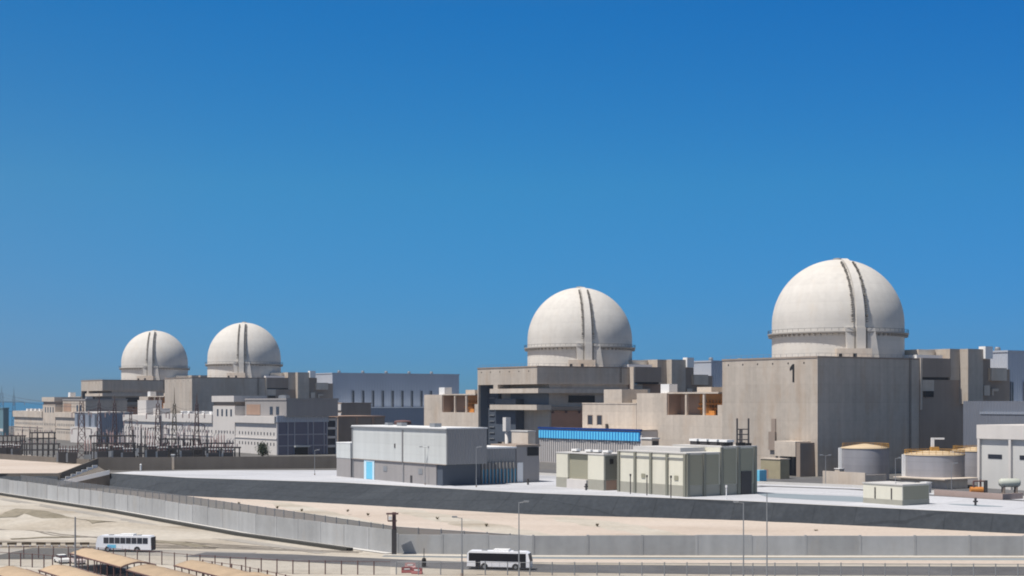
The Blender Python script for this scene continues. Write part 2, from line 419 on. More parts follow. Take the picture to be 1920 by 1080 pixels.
# sand strip between the embankment foot and the perimeter wall
WALL_R = [(X(740,294),294.0),(X(1000,291),291.0),(X(1920,290),290.0),(X(2300,289),289.0)]
wl = WALL_L + WALL_R[1:]
ss = MB(); N = 10
wp = [(X(0,494),494.0),(X(108,451),451.0),(X(114,449),449.0),(X(184,423),423.0),(X(206,415.5),415.5),(X(350,371),371.0),(X(640,311),311.0),(X(820,294.6),294.6),(X(1000,292),292.0),(X(1200,291.7),291.7),(X(1400,291.5),291.5),(X(1660,291.2),291.2),(X(1920,291),291.0),(X(2250,290.5),290.5)]
fp = foot[1:]
w2, f2 = [], []
for (a, b), (c_, d_) in zip(zip(wp, wp[1:]), zip(fp, fp[1:])):
    n = max(1, int(math.hypot(b[0]-a[0], b[1]-a[1])/5))
    for k in range(n): w2.append(tuple(Vector(a).lerp(Vector(b), k/n))); f2.append(tuple(Vector(c_).lerp(Vector(d_), k/n)))
w2.append(wp[-1]); f2.append(fp[-1]); wp, fp = w2, f2
grid = []
for (wx, wy), (fx, fy, fz) in zip(wp, fp):
    col = []
    for k in range(N+1):
        t = k/N; bz = .25*math.sin(t*math.pi)*math.sin(wx*.2+k)
        col.append((wx+(fx-wx)*t, wy+(fy-wy)*t, LOW+.03+(fz+.02-LOW-.03)*t*t + bz*.5))
    grid.append(col)
for i in range(len(grid)-1):
    for k in range(N): ss.face([grid[i][k], grid[i+1][k], grid[i+1][k+1], grid[i][k+1]])
struct(ss.build('sand_strip', SANDP))
# sea beyond the plant
se = MB(); se.face([(-30000,1500,LOW+.4),(30000,1500,LOW+.4),(30000,33000,LOW+.4),(-30000,33000,LOW+.4)])
struct(se.build('sea', SEA))
# perimeter road, verges
strip('dirt_road', [(-300,300,12),(-160,299,12),(-110,298,12),(-72,296,11),(-52,290.5,11)], DUST, LOW+.028)
strip('road', [(-62,292,9),(-45,287,11),(-18,275,12),(8,267.5,13),(45,264.5,14),(100,263,14),(200,262,14),(400,260,14)], ASPH, LOW+.03)
strip('verge', [(-10,283,5),(10,280,6),(45,278,6),(100,277,6),(200,276,6),(400,275,6)], SANDP, LOW+.02)
strip('road_kerb', [(-25,289.6,.9),(-8,287.6,.9),(10,286.6,.9),(45,286,.9),(100,285.6,.9),(200,285,.9),(400,284,.9)], KERB, LOW+.25)
strip('path', [(-25,288.6,1.3),(-8,286.4,1.6),(10,285,2.4),(45,283.6,2.6),(100,283,2.6),(200,282.4,2.6),(400,281,2.6)], ASPHW, LOW+.036)
# parking lane between the canopies
pk = MB(); pk.face([(-101,283,LOW+.034),(-79,283,LOW+.034),(-84,304,LOW+.034),(-98,305,LOW+.034)]); struct(pk.build('parking_lane', YARD))
pk = MB(); pk.face([(-72,257,LOW+.026),(-64,262,LOW+.026),(-73,276,LOW+.026),(-82,271,LOW+.026)]); struct(pk.build('parking_bay', ASPH))

# ------------------------------------------------------------------ perimeter walls
def wall_thing(label, pts, h, step, name='perimeter_wall', hv=.12, thick=.35):
    root = thing(name, label, 'wall', (pts[0][0], pts[0][1], LOW), 0)
    ox, oy = pts[0]; rnd = random.Random(len(pts)*31+int(h*10))
    post = None
    for (x0,y0),(x1,y1) in zip(pts, pts[1:]):
        Lg = math.hypot(x1-x0, y1-y0); n = max(1, round(Lg/step)); d = Vector((x1-x0, y1-y0, 0))/n; dn = d.normalized(); nn = Vector((dn.y, -dn.x, 0))*thick/2
        for i in range(n):
            c = Vector((x0-ox, y0-oy, 0)) + d*(i+.5); hh = h + rnd.uniform(-hv, hv)
            MB().obox(c+Vector((0,0,hh/2)), d*.497, nn, (0,0,hh/2)).build('panel', WALLM, root)
            e = Vector((x0-ox, y0-oy, 0)) + d*i
            MB().obox(e+Vector((0,0,h/2+.05)), dn*.22, nn*1.35, (0,0,h/2+.05)).build('post', WALLM, root)
    return root
wall_thing('long grey precast perimeter wall slanting from the left edge down to the camera mast', WALL_L, 4.45, 9.0)
wall_thing('grey precast perimeter wall running level behind the road and the right bus', [(WALL_R[0][0]+.5, WALL_R[0][1])] + WALL_R[1:], 3.85, 10.2)
# light footing and dark drain along the foot of the slanting wall
def off(pts, o):
    r = []
    for i,(x,y) in enumerate(pts):
        a = pts[max(i-1,0)]; b = pts[min(i+1,len(pts)-1)]; d = Vector((b[0]-a[0], b[1]-a[1])).normalized()
        r.append((x + (-(-d.y))*-o*1.0 if False else x - (-d.y)*o*-1*-1, y - d.x*o*-1*-1))
    return r
wl_ext = WALL_L[:-1] + [(X(690,301.5),301.5)]
def offs(pts, o):
    out = []
    for i,(x,y) in enumerate(pts):
        a = pts[max(i-1,0)]; b = pts[min(i+1,len(pts)-1)]; d = Vector((b[0]-a[0], b[1]-a[1])).normalized()
        out.append((x + d.y*o, y - d.x*o))      # to the right of travel: towards the viewer
    return out
strip('wall_footing', [(x,y,1.9) for x,y in offs(WALL_L, 1.2)], KERB, LOW+.12)
strip('track', [(x,y,3.5) for x,y in offs(wl_ext, 10.5)], DUST, LOW+.05)

def kerb(name, pts, m, z, h):
    mb = MB(); L = []; Rr = []
    for i, (x,y,w) in enumerate(pts):
        a = pts[max(i-1,0)]; b = pts[min(i+1,len(pts)-1)]; d = Vector((b[0]-a[0], b[1]-a[1])).normalized(); n = Vector((-d.y, d.x))
        L.append((x+n.x*w/2, y+n.y*w/2)); Rr.append((x-n.x*w/2, y-n.y*w/2))
    for i in range(len(pts)-1):
        for q in ((Rr[i],Rr[i+1],L[i+1],L[i]),): mb.face([(*p, z+h) for p in q])
        mb.face([(*Rr[i],z),(*Rr[i+1],z),(*Rr[i+1],z+h),(*Rr[i],z+h)]); mb.face([(*L[i+1],z),(*L[i],z),(*L[i],z+h),(*L[i+1],z+h)])
    mb.face([(*L[0],z),(*Rr[0],z),(*Rr[0],z+h),(*L[0],z+h)]); mb.face([(*Rr[-1],z),(*L[-1],z),(*L[-1],z+h),(*Rr[-1],z+h)])
    return struct(mb.build(name, m))
kerb('drain_kerb', [(x,y,1.6) for x,y in offs(wl_ext, 4.4)], mat('dark_kerb', (.05,.05,.045), .9, var=.15, scale=.3), LOW, .62)
kerb('apron_barrier', gline([(985,889,.7),(1150,898,.7),(1420,907,.7),(1600,914,.7),(1740,924,.7),(1920,935,.7),(2200,950,.7)]), KERB, 0, .75)
def draped(name, pts, w, m, lift):
    # a track laid over the bumpy sand: follows near_height
    mb = MB(); P = []
    for (x0,y0),(x1,y1) in zip(pts, pts[1:]):
        n = max(2, int(math.hypot(x1-x0,y1-y0)/1.5))
        P += [(x0+(x1-x0)*i/n, y0+(y1-y0)*i/n) for i in range(n)]
    P.append(pts[-1]); k = len(P)
    for i, (x,y) in enumerate(P):
        a = P[max(i-1,0)]; b = P[min(i+1,k-1)]; d = Vector((b[0]-a[0], b[1]-a[1])).normalized(); n = Vector((-d.y, d.x))
        for s_ in (-1,-.5,0,.5,1):
            px_, py_ = x+n.x*w/2*s_, y+n.y*w/2*s_; wx = wall_x_at(py_); mk = 0.0
            if wx is not None: mk = max(0.0, min(1.0, (wx-9-px_)/10))
            mk *= max(0.0, min(1.0, (py_-304)/12))*min(1, (px_+200)/10)
            mb.v.append((px_, py_, LOW+max(0.0, near_height(px_, py_))*mk+lift))
    for i in range(k-1):
        for q in range(4): mb.f.append((5*i+q, 5*i+5+q, 5*i+6+q, 5*i+1+q)[::-1])
    return struct(mb.build(name, m))
for cx_, pts in enumerate(([(-190,330),(-150,322),(-110,318),(-78,312),(-50,302),(-30,296)], [(-170,400),(-140,365),(-105,335),(-75,318),(-48,304)], [(-130,306),(-95,308),(-60,304)])):
    for o_ in (-1.0, 1.0): draped('wheel_track', offs(pts, o_), .8, DUST2, .08)
DIRT = ground_mat('olive_dirt', [(.3,(.17,.15,.11)),(.7,(.27,.24,.19))], .15, speck=.15)
def gl2(rows): return [(X(px, D(py, LOW)), D(py, LOW)) for px, py in rows]
draped('dirt_streak', gl2([(8,972),(34,966.5),(60,967),(100,972),(150,979),(196,990)]), 6, DIRT, .10)
draped('dirt_streak', gl2([(20,1011),(70,1009),(110,1008),(150,1007)]), 2.4, DIRT, .10)
draped('dirt_streak', gl2([(292,1016),(330,1019),(380,1026)]), 3.4, DIRT, .10)
kx = 0
for px_, py_, z_ in ((566,957,-4),(652,958,-4),(690,965,-4.5),(520,952,-4),(820,972,-4.6),(912,985,-4.7),(1120,985,-4.7),(448,944,-4.6),(1530,996,-4.7)):
    d_ = D(py_, z_); rn = random.Random(kx); kx += 1
    q = MB()
    for i in range(60):
        a = rn.uniform(0, 6.28); l = rn.uniform(.25,.75); e_ = Vector((math.cos(a)*l*.8, math.sin(a)*l*.8, rn.uniform(.2,.75)))
        n_ = Vector((-math.sin(a), math.cos(a), 0))*.07; q.face([tuple(-n_), tuple(n_), tuple(e_+n_*.6), tuple(e_-n_*.6)])
    tag(q.build('desert_shrub', mat('dry_leaf', (.16,.135,.085), .9, var=.2, scale=2), None, loc=(X(px_,d_), d_, z_-.25)), 'small dry desert shrub alone on the pinkish sand strip behind the perimeter wall', 'shrub', 'dry shrubs on the sand strip')
# ------------------------------------------------------------------ fences
def fence(label, pts, h, step, mesh, postm=GALV, pr=.09, rail=True, z=LOW, name='chain_link_fence', pname='post', cat='fence'):
    ox, oy = pts[0]; root = thing(name, label, cat, (ox, oy, z), 0)
    mm = MB()
    cnt = 0; k0 = 0; hs = h if isinstance(h, (list, tuple)) else [h]*len(pts)
    for (x0,y0),(x1,y1) in zip(pts, pts[1:]):
        Lg = math.hypot(x1-x0, y1-y0); n = max(1, round(Lg/step)); dx, dy = (x1-x0)/n, (y1-y0)/n
        for i in range(n):
            x, y = x0-ox+dx*i, y0-oy+dy*i
            hh = hs[k0]+(hs[k0+1]-hs[k0])*i/n
            MB().tube((x,y,0),(x,y,hh+.12+random.uniform(-.05,.08)), pr, 6).build(pname, postm, root); cnt += 1
        if mesh: mm.face([(x0-ox,y0-oy,.05),(x1-ox,y1-oy,.05),(x1-ox,y1-oy,hs[k0+1]),(x0-ox,y0-oy,hs[k0])])
        k0 += 1
    if mesh: mm.build('wire_mesh', mesh, root)
    if rail:
        rl = MB()
        for k1, ((x0,y0),(x1,y1)) in enumerate(zip(pts, pts[1:])): rl.tube((x0-ox,y0-oy,hs[k1]),(x1-ox,y1-oy,hs[k1+1]), .05, 5)
        rl.build('top_rail', postm, root)
    return root
fence('dark mesh security fence with posts standing just behind the slanting perimeter wall',
      [(x, y) for x, y in offs(WALL_L[1:], -7)][:3] + [(X(742,300.5),300.5), (X(1000,296),296.0)], [5.3,5.25,5.15,4.75,3.3], 5.0, MESHW, GALV, .13)
fence('thin chain link roadside fence with widely spaced posts in the right foreground',
      [(-20,258),(30,256),(90,254.5),(150,253)], 2.2, 3.75, MESHT, GALV, .10)
fence('chain link fence with brown posts in front of the left bus beside the shade canopies',
      [(-96,285),(-75,281),(-56,268),(-38,259),(-21,257.6)], 2.3, 3.1, MESHT, RUSTY, .11)

fence('fence of brown posts left of the dark utility pole beside the parked cars',
      [(-94,273),(-84,268),(-70,257.5)], 2.4, 2.6, MESHT, RUSTY, .12)
fence('fence of brown posts along the shade canopy nearest the roadside fence',
      [(-52.0,251),(-44,243),(-33,227)], 3.2, 3.0, None, RUSTY, .13)
# ------------------------------------------------------------------ reactor units
def unit(C, dome, number, labels, kind_b, d0, hall_label, hall_slit0=112, ext=False):
    root = thing('reactor_building', labels, 'reactor building', (C[0], C[1], 0))
    # --- containment
    dx, dy = dome[0]-C[0], dome[1]-C[1]
    cx, cy = dx*VX+dy*VY, dx*UX+dy*UY            # local x = v, y = u
    RD = 23.35 if number == 1 else 23.75; TOP = 23.5 if number == 1 else 24.1
    prof = [(RD, 36.0), (RD, 52.4)]
    for i in range(1, 25):
        a = math.pi/2*i/24; prof.append((RD*math.cos(a), 52.4+TOP*math.sin(a)))
    con = MB().lathe(prof, 128, (cx, cy)).build('containment_dome', DOME, root, smooth=True)
    # railing on the ring
    rr = MB()
    for i in range(64):
        t = 2*math.pi*i/64; p = (cx+(RD+1.4)*math.cos(t), cy+(RD+1.4)*math.sin(t))
        rr.tube((*p,49.3),(*p,50.3), .05, 4)
    rr.lathe([(RD+1.35,50.2),(RD+1.45,50.2),(RD+1.45,50.3),(RD+1.35,50.3),(RD+1.35,50.2)], 96, (cx,cy)); rr.build('ring_railing', STEEL, con)
    # brackets under the ring
    rr = MB().lathe([(RD-.1,48.45),(RD+1.5,48.6),(RD+1.55,48.8),(RD+1.55,49.1),(RD-.1,49.1)], 96, (cx,cy))
    for i in range(72):
        t = 2*math.pi*i/72; e = Vector((math.cos(t), math.sin(t), 0)); n = Vector((-e.y, e.x, 0))
        rr.obox(Vector((cx,cy,48.1))+e*(RD+.6), e*.7, n*.12, (0,0,.40))
    rr.build('ring_beam', RING, con)
    # buttress: its compass direction is the same on every unit
    gd = Vector((math.sin(R(6)), -math.cos(R(6)), 0))
    e = Vector((gd.x*VX+gd.y*VY, gd.x*UX+gd.y*UY, 0)); n = Vector((-e.y, e.x, 0)); c0 = Vector((cx, cy, 0))
    bt = MB()
    # flared foot below the ring: a trapezoid prism
    def P3(w, rad, z): return c0 + e*rad + n*w + Vector((0,0,z))
    q = [P3(-4.0,21,38), P3(7.0,21,38), P3(5.2,21,50.6), P3(-5.4,21,50.6), P3(-4.0,RD+1.2,38), P3(7.0,RD+1.2,38), P3(5.2,RD+1.0,50.2), P3(-5.4,RD+1.0,50.2)]
    k = len(bt.v); bt.v += [tuple(p) for p in q]
    bt.f += [tuple(k+i for i in f) for f in ((4,5,6,7),(0,4,7,3),(5,1,2,6),(3,7,6,2))]
    bt.build('buttress_foot', DOME, con)
    # rib up the dome
    rb = MB(); m = 26
    rows = []
    for i in range(m+1):
        a = -.09 + (R(72)+.09)*i/m; w = 1.55 - .45*i/m
        ce, sz = math.cos(a), math.sin(a); o = RD; oo = RD+1.5 - .55*i/m
        ci = c0 + e*(o*ce) + Vector((0,0,52.4+o*sz*TOP/RD)); co = c0 + e*(oo*ce) + Vector((0,0,52.4+oo*sz*TOP/RD))
        rows.append((ci-n*w, co-n*w, co+n*w, ci+n*w))
    k = len(rb.v)
    for r4 in rows: rb.v += [tuple(p) for p in r4]
    for i in range(m):
        for j in range(3): rb.f.append((k+i*4+j, k+i*4+j+1, k+i*4+4+j+1, k+i*4+4+j))
    rb.f.append((k+m*4+3, k+m*4+2, k+m*4+1, k+m*4))
    # lower part of the rib down the foot
    rb.obox(c0+e*(RD+1.5)+Vector((0,0,44.0)), e*.5, n*1.6, (0,0,6.4))
    rb.build('dome_rib', DOME, con)
    # ladders each side of the rib
    for sgn in (-1, 1):
        st = MB()
        for i in range(66):
            a = R(66)*i/66; o = RD+.55; w = (2.6 if number != 2 else 2.4) - .5*i/66
            ce, sz = math.cos(a), math.sin(a); t = e*(-sz)+Vector((0,0,ce)); rad = e*ce+Vector((0,0,sz))
            if i % 2 == 0: st.obox(c0+e*(o*ce)+n*(sgn*w)+Vector((0,0,52.4+o*sz*TOP/RD)), n*(.30 if number < 3 else .42), t*.16, rad*.34)
            if i % 9 == 5: st.obox(c0+e*(o*ce)+n*(sgn*w)+Vector((0,0,52.4+o*sz*TOP/RD)), n*.42, t*.22, rad*.4)
        st.obox(c0+e*(RD+1.6)+n*(sgn*2.1)+Vector((0,0,44.2)), e*.12, n*.18, (0,0,6.0))
        st.build('stair', STAIR, con)
    # apex vent
    MB().lathe([(0,52.2+TOP),(1.6,52.2+TOP),(1.6,52.8+TOP),(.6,53+TOP),(0,53+TOP)], 16, (cx,cy)).build('apex_vent', RING, con)
    # --- blocks: face y=0 looks right (shade), face x=0 looks left (sun)
    H = 39.4
    if not kind_b:
        B(root, 'auxiliary_block', CONC, (0,49.5,0,47,0,H))
    else:
        B(root, 'auxiliary_block', CONC, (0,49.5,0,47,32.2,H), (7,49.5,.9,38,0,32.2), (0,7,30.5,34,30,32.2), (14,49.5,38,47,0,32.2))
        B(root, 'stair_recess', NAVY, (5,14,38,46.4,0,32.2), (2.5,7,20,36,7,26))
        B(root, 'end_fin', CONCP, (0,1.2,46.4,47,0,32.2)); B(root, 'end_panel', NAVYL, (1.21,13.99,46.4,46.9,0,32.2)); B(root, 'recess_shade_panel', NAVYL, (6.7,6.99,1.2,30.4,23.5,28.3))  # slate panel at the back paints in the shade between the ledges
        lt = MB()
        for k2 in range(8): lt.box(4.6,5.0,40.5,44.5,8+k2*2.6,8.35+k2*2.6)
        lt.build('louvre', GALV, root)
        B(root, 'ledge', CONCP, (-.6,60,-1.6,36,28.4,30.4))
        B(root, 'ledge', CONCP, (-.6,7,-.6,36,21.2,23.4))
        B(root, 'ledge', CONCD, (7.01,48,-.6,.9,21.2,22.6))
        B(root, 'opening', BLACK, (17,31,.6,.95,24.4,27.4))
        Bs(root, 'bracket', RUSTY, [(8+k2*7,9.2+k2*7,.5,.95,19.8,20.8) for k2 in range(5)])
        B(root, 'brown_panel', mat('red_brown_cladding', (.46,.25,.17), .85, var=.12, scale=.2), (8,49,.7,.93,8,20.8))
    # dark coping round the roof edge
    B(root, 'coping', CONCD, (-.2,49.6,-.2,.25,H,H+.55), (-.2,.25,.25,47.1,H,H+.55))
    Bs(root, 'drain_scupper', BLACK, [(-.06,.0,6+i*7.5,6.5+i*7.5,H-1.9,H-1.3) for i in range(6)])
    # rainwater pipes and a caged ladder on the blocks
    lr = MB()
    lr.box(44.0,44.12,-.5,-.38,33 if kind_b else 3,H+1); lr.box(44.7,44.82,-.5,-.38,33 if kind_b else 3,H+1)
    z_ = 33.5 if kind_b else 3.5
    while z_ < H: lr.box(44.12,44.7,-.48,-.40,z_,z_+.12); z_ += .8
    lr.build('wall_ladder', STEEL, root)
    # rooftop handrail
    hr = MB()
    for i in range(17): hr.tube((.4,1+i*2.8,H+.5),(.4,1+i*2.8,H+1.6),.05,4)
    for i in range(17): hr.tube((1+i*2.9,.4,H+.5),(1+i*2.9,.4,H+1.6),.05,4)
    hr.tube((.4,.4,H+1.6),(.4,46,H+1.6),.05,4).tube((.4,.4,H+1.6),(49,.4,H+1.6),.05,4); hr.build('roof_handrail', GALV, root)
    # roof house in front of the containment
    px_l = Vector((dome[0]-6.2, dome[1]-27.6)); 
    loc = ((px_l.x-C[0])*VX+(px_l.y-C[1])*VY, (px_l.x-C[0])*UX+(px_l.y-C[1])*UY)
    rh = MB().box(0,11.8,0,5,H-.5,H+3.6).build('roof_house', CONCP, root, loc=(loc[0],loc[1],0), rot=-ANG+R(-4))
    Bs(rh, 'roof_door', BLACK, [(.6,1.7,-.12,-.002,H,H+1.8),(5.4,6.6,-.12,-.002,H,H+1.9)])
    # box hung on the right end of the main block, with dark soffit
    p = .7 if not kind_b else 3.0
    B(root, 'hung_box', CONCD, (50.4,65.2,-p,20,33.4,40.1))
    B(root, 'lit_face_panel', CONCP, (49.6,50.39,-p+.1,12,22,40.0))  # paler concrete strip paints the sunlit left face of the hung box
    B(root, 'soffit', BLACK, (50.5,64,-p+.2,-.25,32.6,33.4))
    B(root, 'equipment_nook', CONCP, (50.6,56.5,-.55,-.25,28.5,32.4))
    B(root, 'nook_opening', BLACK, (51.4,56,-.9,-.25,26.4,28.49))
    # wall below and behind
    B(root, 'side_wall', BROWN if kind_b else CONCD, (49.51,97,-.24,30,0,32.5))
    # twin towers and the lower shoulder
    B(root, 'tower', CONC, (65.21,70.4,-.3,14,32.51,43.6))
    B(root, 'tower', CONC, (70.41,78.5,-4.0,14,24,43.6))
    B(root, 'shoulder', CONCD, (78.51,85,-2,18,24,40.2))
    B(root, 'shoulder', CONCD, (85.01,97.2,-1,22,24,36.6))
    B(root, 'roof_unit', CONCP, (84,92.5,-3.4,-1.01,32.4,37.0))
    B(root, 'roof_unit', WHITEPL, (78.6,82.6,-5,-2.05,40.21,44.6))
    B(root, 'plant_box', CONCP, (80,83,-3.4,-2.02,27,30.6))
    B(root, 'duct', CONCP, (86,89.5,-2.1,-1.02,28.6,29.5), (86,86.8,-2.1,-1.02,27,28.6))
    B(root, 'roof_slab', WHITEPL, (50.5,64,2,22,40.11,41.3))
    B(root, 'penthouse', CONCP, (56,64.8,6,18,41.31,43.4))
    # annex further along the row
    if ext:
        B(root, 'annex_block', CONCP, (.0,40,47.01,96,0,19.8), (.0,40,78,96,19.8,28), (8.5,40,47.01,77.99,19.8,27.8), (0,4,47.01,49.5,19.8,23.6))
    else:
        B(root, 'annex_block', CONCP, (.0,40,47.01,94.5,0,19.8), (.0,40,78,94.5,19.8,28), (8.5,40,47.01,77.99,19.8,27.8), (0,4,47.01,49.5,19.8,23.6))
    B(root, 'notch_lining', BROWN, (6.3,8.49,66.5,77.9,19.85,27.6)); B(root, 'notch_lining', mat('ochre_panel', (.46,.23,.09), .85, var=.18, scale=.25), (6.3,8.49,49.6,66.49,19.85,27.6)); B(root, 'notch_roof', CONCP, (1.51,8.49,49.6,77.98,27.71,28.2)); B(root, 'notch_end', BROWN, (.6,6.29,77.6,77.98,19.85,27.6))
    og = MB()
    for k2 in range(3): og.box(2.4+k2*1.5,3.2+k2*1.5,54+k2*3,57+k2*3.2,19.85,21.5+k2*.9)
    for k2 in range(7): og.tube((5.8,52+k2*1.8,19.85),(5.8,52+k2*1.8,25.5),.28,6)
    og.tube((5.6,51,24),(5.6,66,24),.4,8); og.tube((5.2,51,22),(5.2,66,22.4),.5,8)
    og.build('orange_pipework', ORANGE, root)
    Bs(root, 'column', CONCP, [(.6,1.4,57.4,58.3,19.81,27.7), (.6,1.4,67.3,68.2,19.81,27.7)]); B(root, 'lintel', CONCP, (.4,1.5,49.6,78,27.71,28.3))
    B(root, 'roof_unit', WHITEPL, (2,6,79,84,28.01,31.4)); B(root, 'roof_unit', CONCP, (8,14,62,70,27.81,30.2))
    # --- turbine hall
    hall = thing('turbine_hall', hall_label, 'turbine hall', (C[0]+97.3*VX, C[1]+97.3*VY, 0))
    B(hall, 'wall', TURB, (0,98,0,52,0,43))
    B(hall, 'parapet', TURB, (-.25,98.25,-.25,.2,43,43.7), (-.25,.2,.2,52,43,43.7))
    i = 0
    s0 = hall_slit0-97.3
    while s0 + i*7.5 < 92 and i < 11:
        sw = MB().box(s0+i*7.5, s0+i*7.5+1.5, -.12, -.002, 21, 32).build('slit_window', GLASS, hall)
        MB().box(s0+i*7.5-.4, s0+i*7.5-.02, -.55, -.002, 21, 32.2).build('frame', GALV, sw); i += 1
    B(hall, 'lean_to', TURBD, (2,97,-9,-.01,0,20.4))
    B(hall, 'lean_to_roof', WHITEPL, (1.6,97.4,-9.4,-.01,20.41,20.9))
    for k2 in range(5): MB().lathe([(0,45.6),(.9,45.5),(1.1,45),(1.1,43.6),(0,43.6)], 12, (12+k2*18, 14)).build('roof_vent', GALV, hall)
    # numeral
    if number == 1:
        # on the sunlit face x=0: seen with +y to the left
        d1 = MB().plate([(10.8,37.5),(10.8,31.4),(11.65,31.4),(11.65,35.9),(12.9,35.3),(12.9,36.2),(11.65,37.5)], (-.10,-.002), 'x')
        d1.build('painted_numeral', BLACK, root)
        B(root, 'wall_vent', CONCD, (-.35,0,19.6,21.6,14.5,19.0), (-.75,0,19.4,22.6,8.2,14.49))
        B(root, 'wall_box', CONCP, (-7,0,3.2,13.0,6.6,11.6))
        B(root, 'box_end', CONCD, (-6.6,0,1.4,3.19,0,11.2))
        B(root, 'entrance', GLASS, (-3,0,3.2,13.6,0,6.59)); Bs(root, 'column', CONCP, [(-6.6,-5.9,10.2,10.9,0,6.59), (-6.6,-5.9,12.5,13.0,0,6.59)])
    return root

C1 = (X(1533,495),495.0); C2 = (X(1007,632),632.0); C3 = (X(360,930),930.0); C4 = (X(192,1040),1040.0)
unit(C1, (117.3,538), 1, 'nearest domed reactor building with a big black numeral 1 on its pale wall', False, 495,
     'grey-blue turbine hall at the right edge behind reactor building numbered 1', 99, True)
unit(C2, (30.8,679), 2, 'domed reactor building in the middle, with pale ledges over a dark recess', True, 632,
     'blue-grey turbine hall glimpsed between the two right hand reactor buildings')
unit(C3, (-175.9,981), 3, 'domed reactor building with a plain sunlit wall, nearer of two distant ones', False, 930,
     'long blue-grey turbine hall with a row of dark slits, left of centre')
unit(C4, (-261.5,1093), 4, 'smallest and farthest domed reactor building, leftmost of the four', True, 1040,
     'farthest blue-grey turbine hall, mostly hidden behind the second dome from the left')

# ------------------------------------------------------------------ buildings between the units
def at_unit(C, v, u): return (C[0]+VX*v+UX*u, C[1]+VY*v+UY*u, 0)
# low lit building with two windows left of unit 1's annex
r = thing('service_building', 'low pale concrete building with two small windows behind the blue louvred hall', 'building', at_unit(C1, 0, 96.2))
B(r, 'wall', CONCP, (0,36,0,35,0,23.8)); B(r, 'roof_block', CONCP, (1,14,10.4,22,23.81,29.6), (6,20,0,10.3,23.81,25.6))
B(r, 'parapet', CONCP, (-.15,.25,-.01,35.1,23.81,24.3))
for y0 in (28.2, 22.0):
    w = B(r, 'window', GLASS, (-.03,.0,y0,y0+3,15.6,19.2)); B(w, 'frame', CONCD, (-.12,-.031,y0-.3,y0,15.4,19.4),(-.12,-.031,y0+3,y0+3.3,15.4,19.4),(-.12,-.031,y0,y0+3,19.2,19.5))
B(r, 'flue', STEEL, (-1.1,-.3,17.5,18.3,12,16)); 
# hall with the blue louvre band
Cb = (X(1203,560), 560.0, 0)
r = thing('louvred_hall', 'long hall with a bright blue louvre band above pale ribbed cladding', 'building', Cb)
B(r, 'wall', mat('ribbed_pale_cladding', (.60,.56,.53), .7, var=.05, scale=.1), (0,7.6,0,67,0,13.6))
fin = MB()
for i in range(45): fin.box(-.3,-.002,1+i*1.47,1.5+i*1.47,.2,9.85)
fin.build('rib', mat('grey_rib', (.30,.30,.31), .7, var=.04), r)
bl = MB()
for i in range(37):
    y0 = 1+i*1.79
    bl.plate([(y0,9.95),(y0+1.2,9.95),(y0+1.2,13.0),(y0,13.0)], (-.75,-.002), 'x')
bl.build('blue_louvre', mat('bright_cyan_sheet', (.12,.56,.88), .6, var=.10, scale=.3, streak=.1), r)
B(r, 'louvre_back', BLUE, (-.45,-.003,.6,67,9.9,13.2)); B(r, 'roof_edge', BLUED, (-.7,.3,-.1,67.4,13.61,14.4)); B(r, 'roof', CONCP, (.31,7.6,0,67,13.61,14.2))
r = thing('switch_kiosk', 'small pale kiosk with a dark side at the right end of the blue louvred hall', 'kiosk', (X(1222,541),541,0))
B(r, 'body', CONCP, (0,3.4,0,6,0,11.2)); B(r, 'roof', WHITEPL, (-.3,3.6,-.3,6.3,11.21,11.7)); B(r, 'door', STEEL, (.4,3,-.08,-.002,4,10.5))
# block left of the dark recess (unit 2 foot): small lit box and white post
r = thing('gatehouse_block', 'pale concrete box with a dark side in front of the recessed central reactor building', 'building', (X(990,505),505,0))
B(r, 'upper_box', CONCP, (0,3,0,10,9.4,14.6)); B(r, 'lower_box', CONCD, (.6,3,.5,10,0,9.39)); B(r, 'opening', BLACK, (.55,.599,.6,4,6.2,9.0))
B(r, 'roof', ROOFW, (-.2,3.2,-.2,10.2,14.61,15))
r = thing('vent_stack', 'slim white vent stack standing before the dark central recess', 'stack', (X(950,520),520,0))
MB().lathe([(.6,0),(.6,14.5),(0,14.5)], 12).build('shaft', WHITEC, r, True); B(r, 'head', WHITEC, (-1.0,1.0,-1.0,1.0,14.51,19.3))

